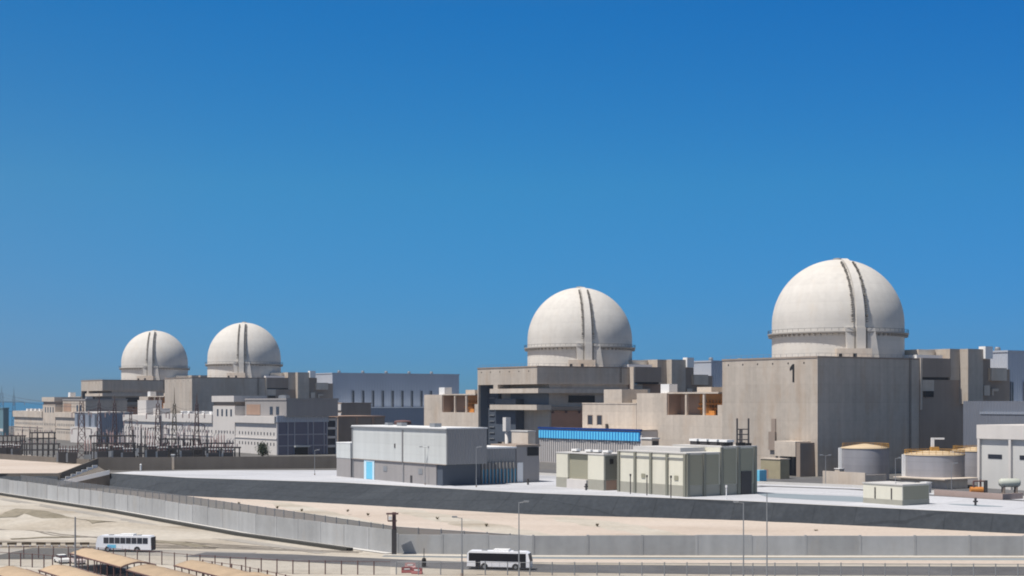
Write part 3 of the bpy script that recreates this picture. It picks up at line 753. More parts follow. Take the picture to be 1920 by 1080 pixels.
# --- long white service buildings on the left (twins)
LINE0 = (X(519,690), 690.0)
def on_line(t, v=0): return (LINE0[0]+UX*t+VX*v, LINE0[1]+UY*t+VY*v, 0)
def white_block(t0, label, glass):
    r = thing('service_building', label, 'building', on_line(t0))
    WC = WHITEC if glass else CONCP
    B(r, 'wall', WC, (0,26,0,47.5,0,14.6))
    B(r, 'cornice', WC, (-1.0,26.2,.5,47.5,14.61,17.9)); 
    B(r, 'upper_storey', GREYW if glass else CONC, (3.5,30,-3,44,17.91,25.4))
    B(r, 'upper_parapet', GREYW, (3.2,30.3,-3.3,44,25.41,26.3))
    B(r, 'upper_panel', BROWN, (3.3,3.49,26,42,18.4,23.4))
    for y0 in (12, 5): B(r, 'window', GLASS, (3.38,3.49,y0,y0+3.2,18.6,22.4))
    for k in range(5): B(r, 'roof_unit', GALV, (6+k*3.1,8+k*3.1,3+k*8,6+k*8,26.31 if k < 9 else 18,27.6+.3*(k%2)))
    for k in range(6): B(r, 'roof_unit', WHITEPL, (5,8,80+k*10,83+k*10,18.21,19.7))
    # stair tower
    B(r, 'tower', WC, (-.4,16,47.51,75,0,22.6)); B(r, 'tower_head', WC, (-1.0,16.2,47.3,75.2,24.6,27.6)); B(r, 'tower_neck', CONCD, (-.1,15.5,48,74.5,22.61,24.59))
    Bs(r, 'window', GLASS, [(-.46,-.402,51+k*5.6,53+k*5.6,17.5,21) for k in range(4)])
    # low wing
    B(r, 'wing', WC, (0,24,75.01,145,0,14)); B(r, 'wing_cornice', WC, (-1.0,24.2,75.21,145,14.01,18.2)); 
    for zz in ((4.2,5.6),(9.0,10.4)):
        Bs(r, 'window', GLASS, [(-.06,-.002,2.6+k*3.6,3.6+k*3.6,*zz) for k in range(12)])
        Bs(r, 'window', GLASS, [(-.06,-.002,77+k*3.7,78+k*3.7,*zz) for k in range(18)])
        Bs(r, 'window', GLASS, [(-.46,-.402,49+k*3.6,50+k*3.6,*zz) for k in range(7)])
    B(r, 'string_course', WC, (-.3,0,0,47.5,7.2,7.7), (-.3,0,75.21,145,7.2,7.7))
    if glass:
        # glazed right-hand face with pale mullions
        B(r, 'glazing', GLASSB, (.6,25.6,-.25,-.002,0,15.2)); B(r, 'fascia', TURB, (-.2,26.4,-.7,-.002,15.21,18.3))
        mu = MB()
        for xx in (.2,5.2,8.6,15.4,18.2,23.8,25.4): mu.box(xx,xx+.45,-.55,-.251,0,15.2)
        for zz in (4.0, 9.2): mu.box(.2,25.8,-.5,-.252,zz,zz+.5)
        mu.build('mullion', mat('pale_mullion', (.36,.36,.40), .6, var=.03), r)
        B(r, 'entrance', BLACK, (8.8,15.2,-1.4,-.56,0,3.6)); B(r, 'entrance_canopy', WHITEP, (8.2,15.8,-2.6,-.56,3.61,4.3))
        # open stair bay on the far right
        B(r, 'stair_bay', GLASS, (26.21,30,0,10,0,17)); 
        fl = MB()
        for k in range(4): fl.box(26.0,30.6,-.7,-.002,3.2+k*4.2,4.3+k*4.2)
        fl.box(30.01,30.8,-.7,10,0,17.4); fl.build('stair_landing', WHITEC, r)
    return r
white_block(0, 'long white service building with window rows and a blue-grey glazed end', True)
white_block(292, 'farther beige stepped service building at the far left beyond the switchyard', False)
r = thing('service_building', 'low white rendered building behind the lattice masts of the switchyard', 'building', on_line(150))
B(r, 'wall', WHITEC, (0,22,0,58,0,13.6)); B(r, 'cornice', WHITEC, (-.8,22.2,-.2,58.2,13.61,17.2)); Bs(r, 'roof_house', WHITEC, [(3,12,30,44,17.21,25.5), (2,8,6,16,17.21,21)])
Bs(r, 'window', GLASS, [(-.06,-.002,2+k*4,3.2+k*4,zz,zz+1.5) for zz in (4.2,8.8) for k in range(14)])
r = thing('transformer_building', 'dark slate-blue switchgear building between the two long pale service buildings', 'building', on_line(222,-10))
B(r, 'wall', TURBD, (0,20,0,46,0,17.8)); B(r, 'plinth', WHITEC, (-2,0,-2,48,0,9.5)); B(r, 'roof_edge', WHITEC, (-.3,20.2,-.3,46.2,17.81,18.6))
Bs(r, 'louvre', NAVY, [(-.1,-.002,4+k*11,8+k*11,10,17) for k in range(4)])

# brown blocks right of the white building
Cq = (X(640,800), 800.0, 0)
r = thing('pump_house', 'brown-grey concrete block with a white banded end, right of the service building', 'building', Cq)
B(r, 'wall', CONCD, (0.2,18,0,55,0,23.6)); B(r, 'band', WHITEC, (-.3,.19,0,55,20,23.4), (-.3,.19,0,55,15.5,18.6)); B(r, 'coping', CONCD, (0,18.2,-.2,55.2,23.61,24.2))
Cq = (X(634,735), 735.0, 0)
r = thing('pump_house', 'broad dark brown concrete block standing behind the pale utility building', 'building', Cq)
B(r, 'wall', CONCD, (0,26,0,30,0,16.8)); B(r, 'coping', BROWN, (-.2,26.3,-.3,30,16.81,17.6)); Bs(r, 'pier', BROWN, [(10,11,-.5,-.002,0,16.8),(19,20,-.5,-.002,0,16.8)])
r = thing('duct_drum', 'rust-brown drum shaped duct end showing above the pale utility building', 'duct', (X(755,640),640,0))
MB().lathe([(3.4,0),(3.4,13.6),(3.0,14.6),(0,14.9)], 24).build('shell', ORANGE, r, True); MB().lathe([(3.7,15.0),(3.7,16.2),(2.9,16.7),(0,16.9)], 24).lathe([(2.6,14.5),(2.6,15.0)],24).build('cowl', RUSTY, r)

# ------------------------------------------------------------------ pale/grey utility building
Cu = (X(818,443), 443.0, 0)
r = thing('utility_building', 'pale grey-white box building over a dark grey plinth with a light blue door', 'building', Cu)
B(r, 'plinth', GREYW, (0,13.5,0,53.2,0,6.35))
B(r, 'upper_hall', WHITEP, (-.3,13.7,-6.2,53.2,6.36,16.8))
B(r, 'hall_shade_side', GREYC, (-.1,13.71,-6.45,-6.201,6.4,16.7))  # grey sheet puts the shade of the pale hall's right side into colour
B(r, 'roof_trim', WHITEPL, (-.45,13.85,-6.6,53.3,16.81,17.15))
B(r, 'under_shade_wall', NAVY, (.3,13.6,-3.2,-.002,0,6.3))  # navy tone paints in the shade under the overhanging hall
B(r, 'rear_wing', GREYC, (13.72,27,-2,30,0,10.6)); B(r, 'rear_trim', WHITEPL, (13.87,27.2,-2.3,30,10.61,11.1))
B(r, 'end_pavilion', WHITEP, (-.1,13,54.6,64.6,6.2,11.1)); B(r, 'pavilion_plinth', GREYW, (0,13,54.6,64.6,0,6.19)); B(r, 'pavilion_trim', WHITEPL, (-.2,13.2,54.5,64.7,11.11,11.4))
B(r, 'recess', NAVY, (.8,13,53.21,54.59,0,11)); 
B(r, 'downpipe', GREYC, (-.55,-.301,19.3,19.9,6.4,16.0), (-.25,-.002,19.3,19.9,0,6.35))
B(r, 'vent', STEEL, (-.5,-.301,24.2,24.7,10.5,11.8))
B(r, 'gutter', GALV, (-.75,-.46,-6.4,53.2,16.4,16.75)); B(r, 'downpipe', GALV, (-.5,-.302,52.4,52.7,6.4,16.4), (-.2,-.003,52.4,52.7,0,6.35))
B(r, 'base_flashing', CONCD, (-.42,-.29,-6.3,53.2,6.2,6.36))
for y0 in (8, 30): B(r, 'wall_louvre', GALV, (-.12,-.003,y0,y0+2.4,3.0,4.6))
B(r, 'service_door', STEEL, (-.1,-.003,14.2,15.4,.1,2.3)); Bs(r, 'roof_unit', GALV, [(3,5.4,6,9,17.16,18.3),(4,6,28,31,17.16,18.2),(8,10,44,46,17.16,18.0)])
dr = B(r, 'door', BLUEL, (-.16,-.002,39.3,43.5,.1,5.6)); B(dr, 'door_frame', mat('pale_blue_frame', (.55,.72,.80), .5, var=.02), (-.22,-.003,38.2,39.29,0,6.1), (-.22,-.003,43.51,45,0,6.1), (-.22,-.003,39.29,43.51,5.61,6.1))
Bs(r, 'louvre_fin', mat('fin_grey', (.27,.26,.25), .7, var=.05), [(14.2+k*1.28,14.62+k*1.28,-2.9,-2.001,0,6.4) for k in range(10)])
B(r, 'louvre_panel', mat('deep_blue_panel', (.04,.34,.55), .5, var=.08), (14,26.9,-2.2,-2.002,0,4.4)); B(r, 'louvre_top', GREYC, (14,26.9,-2.25,-2.003,4.41,6.4))
r = thing('annex_building', 'small dark grey block with a tall white door right of the pale utility building', 'building', at_unit((Cu[0],Cu[1]),27.3,-2))
B(r, 'body', GREYW, (0,8.5,0,14,0,11)); B(r, 'roof', CONCD, (-.2,8.7,-.2,14.2,11.01,11.6)); B(r, 'door', WHITEPL, (.2,2.3,-.2,-.002,.2,6.2)); B(r, 'hatch', BLACK, (4,8,-.3,-.002,8.2,10.8))

# ------------------------------------------------------------------ cream buildings
Ca = (X(1132,417), 417.0, 0)
r = thing('cream_building', 'cream panelled building with a recessed olive bay, joined left of the larger cream one', 'building', Ca)
B(r, 'wall', BEIGE, (0,12,0,7.4,2.9,9.9), (0,12,17.2,22.8,2.9,9.9)); B(r, 'plinth', BEIGEB, (-.06,12,-.06,7.4,0,2.89), (-.06,12,17.2,22.86,0,2.89))
B(r, 'bay', OLIVE, (.7,12,7.41,17.19,2.9,9.7)); B(r, 'bay_base', WHITEC, (-.5,.69,7.6,17.0,0,2.6)); B(r, 'bay_foot', BEIGEB, (.7,12,7.41,17.19,0,2.89))
B(r, 'roof', ROOFW, (-.15,12.1,-.15,22.95,9.91,10.2)); B(r, 'end_door', BROWN, (.8,4.4,-.16,-.061,.1,2.8)); B(r, 'end_panel', PILAST, (.5,4.7,-.1,-.002,3.0,9.6)); B(r, 'round_vent', BLACK, (2.0,3.2,-.3,-.101,7.4,8.8))
for y0 in (2, 6.5, 10.2, 17):
    u_ = B(r, 'roof_unit', WHITEPL, (3,4.6,y0,y0+2.6,10.5,11.1)); B(u_, 'stand', STEEL, (3.2,4.4,y0+.2,y0+2.4,10.21,10.49))
Ce = (X(1287,389), 389.0, 0)
r = thing('cream_building', 'large cream building with grey-green pilasters and a roller door on its shaded side', 'building', Ce)
B(r, 'wall', BEIGE, (0,12,0,28.7,2.9,11.2), (12.01,24.5,0,20,2.9,12.7)); B(r, 'plinth', BEIGEB, (-.06,12,-.06,28.75,0,2.89), (12.01,24.5,-.06,20,0,2.89))
B(r, 'roof', ROOFW, (-.2,12.0,-.2,28.9,11.21,11.5), (12.01,24.7,-.2,20.2,12.71,13.0))
Bs(r, 'pilaster', PILAST, [(-.4,-.061,y0,y0+.9,0,11.2) for y0 in (28.0, 20.8, 14, 7.2, .0)])
Bs(r, 'pilaster', PILAST, [(x0,x0+.85,-.45,-.061,0,11.2 if x0 < 11 else 12.7) for x0 in (.0, 5.6, 11.6, 17.6, 23.6)])
Bs(r, 'side_panel', OLIVE, [(x0,x0+4.4,-.14,-.061,3.0,10.9) for x0 in (1.0, 6.7)]+[(x0,x0+4.4,-.14,-.061,3.0,12.3) for x0 in (12.8, 18.8)])
Bs(r, 'wall_louvre', OLIVE, [(-.16,-.061,y0,y0+1.6,4.2,5.4) for y0 in (3.2, 17.0)]); B(r, 'cable_tray', GALV, (-.3,-.062,1.2,27.8,9.9,10.1)); B(r, 'roller_door', STEEL, (18.9,22.6,-.3,-.141,.1,6.2))
B(r, 'raised_roof', ROOFW, (3,11.6,6,26,11.51,12.6)); B(r, 'roof_plant', CONCD, (10,22,20.1,34,0,12.2))
for k in range(4):
    u_ = B(r, 'roof_unit', WHITEPL, (16,18.6,2.2+k*4.1,5.4+k*4.1,14.0,14.6)); B(u_, 'stand', STEEL, (16.2,18.4,2.4+k*4.1,5.2+k*4.1,13.01,13.99))
Bs(r, 'roof_hatch', BLACK, [(13.6,15.6,.8,1.8,13.01,13.9), (18.6,21.2,.6,1.6,13.01,13.9), (22,23.6,.8,1.6,13.01,13.7)])
# ladder frame behind
r = thing('ladder_tower', 'tall dark steel frame with rungs rising behind the large cream building', 'ladder tower', (X(1392,432),432,0), 0)
for xx in (-1.75, 1.55): B(r, 'post', STEEL, (xx,xx+.45,-.2,.2,0,20))
Bs(r, 'rung', STEEL, [(-1.3,1.55,-.12,.12,9.2+k*1.5,9.5+k*1.5) for k in range(6)]); B(r, 'panel', CONCD, (-.9,.1,.13,.3,8,17))
# small cream hut on the apron
Ch = (X(1692,357), 357.0, 0)
r = thing('cream_hut', 'small cream hut with two dark slots standing alone on the right apron', 'hut', Ch)
B(r, 'wall', BEIGE, (0,9.5,0,12.5,1.25,4.8)); B(r, 'plinth', BEIGEB, (-.05,9.5,-.05,12.5,0,1.24)); B(r, 'roof', ROOFW, (-.2,9.7,-.2,12.7,4.81,5.05))
Bs(r, 'slot', STEEL, [(-.12,-.051,3.2,3.55,1.3,4.0), (-.12,-.051,8.4,8.75,1.3,4.0)]); B(r, 'side_panel', OLIVE, (.3,9.3,-.04,-.001,1.3,4.6))
B(r, 'roof_rail', GALV, (1,8,3,3.1,5.4,5.5), (1,1.1,3,3.1,5.06,5.4), (7.9,8,3,3.1,5.06,5.4))

# ------------------------------------------------------------------ tanks, right
def tank(px, d, rad, h, label, rail=True, mast=False):
    r = thing('storage_tank', label, 'tank', (X(px,d), d, 0), 0, 'steel storage tanks')
    sh = MB().lathe([(rad,0),(rad,h)], 72).build('shell', TANKM, r, True)
    MB().lathe([(rad+.15,h-.05),(rad+.15,h+.22),(rad*.5,h+.9),(.8,h+1.35),(0,h+1.4)], 72).build('roof', TANKR, r, True)
    rl = MB()
    n = 28
    a0, a1 = (0, 2*math.pi) if not rail else (R(-60), R(150))
    for i in range(n+1):
        t = a0+(a1-a0)*i/n; p = (rad*.99*math.cos(t), rad*.99*math.sin(t)); rl.tube((*p,h+.1),(*p,h+1.5),.07,4)
        if i < n:
            t2 = a0+(a1-a0)*(i+1)/n; p2 = (rad*.99*math.cos(t2), rad*.99*math.sin(t2))
            rl.tube((*p,h+1.45),(*p2,h+1.45),.09,4); rl.tube((*p,h+.85),(*p2,h+.85),.07,4)
    rl.build('railing', YELLOW, r)
    B(r, 'side_ladder', WHITEPL, (-rad-.9,-rad-.02,-.6,.6,0,h+.1))
    if mast:
        B(r, 'vent_base', YELLOW, (-1.1,1.1,-1,1,h+1.2,h+2.3)); B(r, 'roof_davit', WHITEPL, (-1.0,-.1,-.3,.3,h+2.31,h+5.0), (-.1,2.9,-.2,.2,h+4.5,h+5.0))
    return r
tank(1622, 470, 7.4, 10.2, 'tall steel tank with an orange handrail, leftmost of the tanks')
tank(1752, 440, 8.6, 9.2, 'wide steel tank with a white davit on its cone roof, middle of the tanks', False, True)
tank(1838, 462, 8.2, 9.6, 'steel tank partly hidden behind the white right hand building', False)
# bund walls
tag(MB().box(0,.5,0,17,0,4.0).box(.5,9,0,.5,0,3.4).box(.5,9,16.5,17,0,3.4).build('bund_wall', CONCP, None, loc=(X(1622,436),436,0), rot=ANG), 'pale low concrete bund wall in front of the tall tank', 'wall')
tag(MB().box(0,.5,0,17,0,2.6).box(.5,9,0,.5,0,2.6).box(-2,14,-1,18,2.61,2.9).build('bund_wall', CONCP, None, loc=(X(1775,424),424,0), rot=ANG), 'pale slab topped bund wall in front of the wide tank', 'wall')
r = thing('pump_cabinet', 'small pale cabinet at the left foot of the tall tank', 'cabinet', (X(1574,452),452,0))
B(r, 'body', CONCP, (0,2,0,2,0,4.4)); B(r, 'roof', WHITEPL, (-.15,2.15,-.15,2.15,4.41,4.6))
r = thing('pump_cabinet', 'white cabinet between the slab topped bund wall and the cream hut', 'cabinet', (X(1737,405),405,0))
B(r, 'body', WHITEC, (0,2,0,2,0,2.8)); B(r, 'roof', WHITEPL, (-.15,2.15,-.15,2.15,2.81,3.0)); B(r, 'door', GREYC, (.3,1.7,-.05,-.001,.2,2.4))
# white building at right edge
Cw = (X(1832,430), 430.0)
Cw0 = (Cw[0]-UX*44, Cw[1]-UY*44, 0)
r = thing('white_building', 'white building at the right edge with shaded bays and dark strip windows', 'building', Cw0)
B(r, 'wall', mat('off_white_wall', (.54,.535,.515), .8, var=.05, scale=.1, streak=.05), (0.9,22,0,44,0,14.2)); B(r, 'fascia', WHITEC, (0,22.2,-.2,44.2,14.21,18.2))
Bs(r, 'column', WHITEC, [(.05,.899,43.2-k*10.8,44-k*10.8,0,14.2) for k in range(5)])
for k in range(4): B(r, 'strip_window', GLASS, (.78,.899,43.2-k*10.8-7.2,43.2-k*10.8-2.4,8.6,9.8))
r = thing('clad_building', 'blue-grey clad block rising behind the white building at the right edge', 'building', (X(1846,480),480,0))
B(r, 'wall', mat('slate_cladding', (.15,.165,.20), .6, var=.06, ribs=1.2), (0,1.2,-60,8.5,0,25)); B(r, 'lower_wall', MATS['slate_cladding'], (-2,30,-60,-.01,0,20.8)); B(r, 'trim', TURBD, (-2.2,30,-60,.2,20.81,21.6))
# pressure vessel and pipework
r = thing('pressure_vessel', 'pale green horizontal pressure vessel on saddles at the right edge', 'vessel', (X(1893,395),395,0), 0)
vs = MB(); m = [(0,-2.9),(.8,-2.7),(1.15,-2.2),(1.15,2.2),(.8,2.7),(0,2.9)]; vs.lathe(m, 20)
vs.v = [(z, y, 3.4+x) for x, y, z in vs.v]; vs.build('shell', GREENV, r, True)
B(r, 'saddle', CONCD, (-1.9,-1.4,-.9,.9,0,2.9)); B(r, 'saddle', CONCD, (1.4,1.9,-.9,.9,0,2.9))
r = thing('pump_skid', 'rust-orange pump skid left of the pale green vessel', 'pump', (X(1832,392),392,0), 0)
B(r, 'base', RUSTY, (-2.6,2.6,-1.5,1.5,0,.6)); MB().tube((-1.8,0,1.7),(1.5,0,1.7),.8,12).build('motor', ORANGE, r); MB().tube((-1,-.2,2),(-1,-.2,4),.25,8).tube((-1,-.2,4),(2.4,-.2,4),.2,8).build('pipe', RUSTY, r); MB().tube((.9,0,2),(.9,0,4.4),.25,8).build('pipe', RUSTY, r)
B(r, 'control_box', STEEL, (1.9,2.6,-.6,.6,.61,4.2))
tag(MB().box(0,.6,0,22,0,1.5).box(.6,8,0,.6,0,1.5).build('low_wall', mat('pink_block', (.36,.28,.25), .9, var=.1, scale=.3), None, loc=(X(1880,378),378,0), rot=ANG), 'pinkish low block wall below the pump skid', 'wall')
# left foot of unit 1: shed and blue wrapped crate
r = thing('site_shed', 'low khaki shed against the foot of the wall bearing the numeral 1', 'shed', (X(1463,478),478,0))
B(r, 'body', mat('khaki_sheet', (.34,.30,.20), .8, var=.12, scale=.5), (0,4,0,9,0,6.2)); B(r, 'roof', CONCP, (-.2,4.2,-.2,9.2,6.21,6.5)); B(r, 'door', BROWN, (-.05,-.001,5.5,7.5,0,3))
r = thing('wrapped_crate', 'bright blue wrapped crate beside the khaki shed', 'crate', (X(1424,462),462,0))
MB().box(0,3,0,2.6,0,3.6).build('cover', BLUEL, r); B(r, 'strap', WHITEPL, (-.04,3.04,1.1,1.4,.2,3.64)); B(r, 'pallet', BARK, (-.1,3.1,-.1,2.7,-.001,.2))

# ------------------------------------------------------------------ brown wall beside the switchyard and ramp
p0 = gp(183,882); p1 = gp(330,880); p2 = gp(632,878)
def low_wall(pts, h, label, m, name):
    mb = MB(); ox, oy = pts[0]
    for (x0,y0),(x1,y1) in zip(pts, pts[1:]):
        d = Vector((x1-x0,y1-y0,0)); n = Vector((-d.y,d.x,0)).normalized()*.3
        mb.obox(Vector(((x0+x1)/2-ox,(y0+y1)/2-oy,h/2)), d/2, n, (0,0,h/2))
    return tag(mb.build(name, m, None, loc=(ox,oy,0)), label, 'wall')
low_wall([p0, gp(322,881.5)], 4.7, 'brown block wall along the switchyard, section left of the white pier', WALLB, 'block_wall')
low_wall([gp(328,880.5), p2], 4.6, 'brown block wall along the switchyard, section right of the white pier', WALLB, 'block_wall')
r = thing('wall_pier', 'white concrete pier between the two brown wall sections', 'pier', (*gp(324.5,880),0), 0)
B(r, 'shaft', CONCP, (-.55,.55,-.6,.6,0,5.2)); B(r, 'cap', WHITEPL, (-.7,.7,-.75,.75,5.21,5.5))
strip('wall_shadow_strip', [(*gp(190,883.5),2.5),(*gp(400,881.5),3),(*gp(632,880.5),3)], ASPH, .03)  # flat dark asphalt base strip, painting in shade along the wall foot
# ramp going down to the left from the apron, its parapet, blocks and the brown wall above it
A0 = (X(206,515), 515.0, .05); A1 = (X(108,508), 508.0, -3.7); D1 = (X(183,537), 537.0, 1.7); D0 = (X(113,519), 519.0, -3.0)
rm = MB(); rm.face([A1, A0, D1, D0]); rm.face([(A1[0],A1[1],LOW-1),(A0[0],A0[1],LOW-1),A0,A1]); rm.face([(D0[0],D0[1],LOW-1),(A1[0],A1[1],LOW-1),A1,D0])
rm.face([(A0[0],A0[1],-.02), (top[5][0]+.5,top[5][1],-.02), (D1[0]+1,D1[1]+3,.0), D1]); struct(rm.build('ramp', BROWNR))
def slantwall(p, q, hp, hq, th, name, m, label):
    p = Vector(p); q = Vector(q); o = Vector((p.x, p.y, 0)); d = (q-p); d.z = 0; n = Vector((d.y, -d.x, 0)).normalized()*th/2
    mb = MB(); P = [p-n, p+n, q+n, q-n]
    mb.v = [tuple(v-o) for v in P] + [tuple(v-o+Vector((0,0,hp if k < 2 else hq))) for k, v in enumerate(P)]
    mb.f = [(3,2,1,0),(4,5,6,7),(0,1,5,4),(1,2,6,5),(2,3,7,6),(3,0,4,7)]
    return tag(mb.build(name, m, None, loc=o), label, 'wall')
slantwall((A1[0],A1[1]-.4,A1[2]-.3), (A0[0],A0[1]-.4,A0[2]-.3), 1.5, 1.5, .4, 'ramp_parapet', WHITEPL, 'pale concrete parapet sloping along the near side of the ramp')
slantwall((D0[0],D0[1]+.3,-3.6), (D1[0],D1[1]+.3,-.5), 3.7, 5.0, .5, 'retaining_wall', WALLB, 'dark brown wall with a sloping top above the ramp')
slantwall((X(-150,520),520.0,LOW-.3), (X(113,515.5),515.5,LOW-.3), 5.25, 5.3, .5, 'retaining_wall', WALLB, 'low dark brown retaining wall below the sandy yard at left')
slantwall((X(-150,702),702.0,0), (X(168,588),588.0,0), 2.6, 2.0, .4, 'yard_wall', WALLB, 'low dark wall between the sandy yard and the switchgear at far left')
first = None
for i in range(7):
    t = (i+.3)/7
    p = Vector(D0) + (Vector(D1)-Vector(D0))*t + Vector((.9, -2.2, -.1))
    if first is None:
        o = MB().plate([(-.9,-.5),(.9,-.5),(.9,1.0),(-.9,1.0)], (-.35,.35), 'y').build('barrier_block', WHITEPL, None, loc=p, rot=R(30)); first = o
    else:
        o = first.copy(); COL.objects.link(o); o.location = p
    tag(o, 'white barrier block in the row down the ramp beside the brown wall', 'barrier', 'white blocks along the ramp')

# ------------------------------------------------------------------ lamp posts, masts
def lamp(px, d, h, z, label, arm=1, twin=False, r0=.12, group=None, name='lamp_post'):
    r = thing(name, label, 'lamp post', (X(px,d), d, z), 0, group)
    MB().tube((0,0,0),(0,0,h),r0,8,r0*.6).build('pole', GALV, r)
    MB().tube((0,0,0),(0,0,.5),r0*2,8).build('base', CONCD, r)
    for s in ((-1,1) if twin else (arm,)):
        if s == 0: continue
        MB().tube((0,0,h-.1),(s*1.2,0,h+.1),.05,5).build('arm', GALV, r)
        hd = MB().box(min(s*.8,s*1.7),max(s*.8,s*1.7),-.2,.2,h+.05,h+.28).build('lamp_head', GALV, r)
        MB().box(min(s*.9,s*1.6),max(s*.9,s*1.6),-.15,.15,h,h+.049).build('lens', LAMPG, hd)
    return r
lamp(141, 245, 11.0, LOW, 'bare dark pole rising from the parking shades at lower left', 0, r0=.20, name='utility_pole')
lamp(866, 256, 10.0, LOW, 'single arm street lamp just left of the right bus', -1, r0=.13)
lamp(973, 251, 13.0, LOW, 'tall street lamp standing in front of the right bus', 1, r0=.13)
lamp(1394, 250, 13.0, LOW, 'street lamp with its arm to the left, left one of the pair right of centre', -1, r0=.13)
lamp(1438, 246, 14.8, LOW, 'tallest bare street lamp pole, right one of the pair right of centre', 0, r0=.13)
lamp(590, 505, 8.4, 0, 'thin lamp post before the brown wall and glazed service building', 1, r0=.11)
lamp(797, 446, 11.2, 0, 'twin headed lamp post in front of the pale utility building', 1, True, r0=.12)
lamp(893, 434, 11.6, 0, 'thin lamp post in front of the dark side of the utility building', 1, r0=.11)
lamp(1548, 440, 9.0, 0, 'twin headed lamp post before the shaded wall of reactor building 1', 1, True, r0=.11)
lamp(1679, 405, 9.5, 0, 'thin lamp post between the tall tank and the wide tank', 1, r0=.10)
lamp(1784, 395, 8.5, 0, 'thin lamp post in front of the wide tank', 1, r0=.10)
for px, d, h, lb in ((1182,402,4.8,'short dark lamp bollard by the first pilaster of the large cream building'),(1213,396,4.8,'short dark lamp bollard by the second pilaster of the large cream building'),(1258,385,5.2,'short dark lamp bollard nearest the corner of the large cream building'),(1362,380,3.0,'white hydrant post before the shaded side of the large cream building')):
    r = thing('lamp_bollard', lb, 'bollard', (X(px,d),d,0), 0)
    mm = WHITEPL if 'white' in lb else STEEL
    MB().tube((0,0,0),(0,0,h),.14,8).build('pole', mm, r); MB().tube((0,0,h),(0,0,h+.6),.26,8).build('head', mm, r)
def gravel_post(px, py, lb):
    d = D(py); r = thing('hydrant', lb, 'hydrant', (X(px,d),d,0), 0)
    MB().tube((0,0,0),(0,0,1.5),.28,8).build('barrel', STEEL, r); MB().tube((-.55,0,1.0),(.55,0,1.0),.2,8).build('outlet', STEEL, r); MB().lathe([(.36,1.5),(.3,1.8),(0,1.95)],10).build('cap', STEEL, r)
gravel_post(1099, 919, 'dark hydrant before the recessed olive bay of the left cream building')
gravel_post(990, 909, 'dark hydrant beside the small dark grey annex block')
gravel_post(1829, 948, 'dark hydrant on the bare right end of the apron')
r = thing('marker_post', 'short white marker post on the apron in front of the brown wall', 'post', (*gp(264,882),0), 0)
MB().tube((0,0,0),(0,0,2.0),.35,8).build('shaft', WHITEPL, r); MB().lathe([(.45,2.0),(.3,2.3),(0,2.35)],10).build('cap', WHITEPL, r)
# camera mast by the corner of the perimeter walls
r = thing('camera_mast', 'dark square mast with a small platform at the corner of the perimeter walls', 'mast', (X(739,291.5),291.5,LOW), 0)
B(r, 'column', STEEL, (-.45,.45,-.45,.45,0,5.0)); B(r, 'upper_column', RUSTY, (-.35,.35,-.35,.35,5.01,8.3))
B(r, 'platform', RUSTY, (-1.5,.8,-.7,.7,7.9,8.15), (-1.2,.5,-.6,.6,6.5,6.7), (-1.25,-1.1,-.6,-.5,6.7,7.9)); B(r, 'camera', WHITEPL, (-1.0,-.45,-.9,-.3,6.9,7.5))
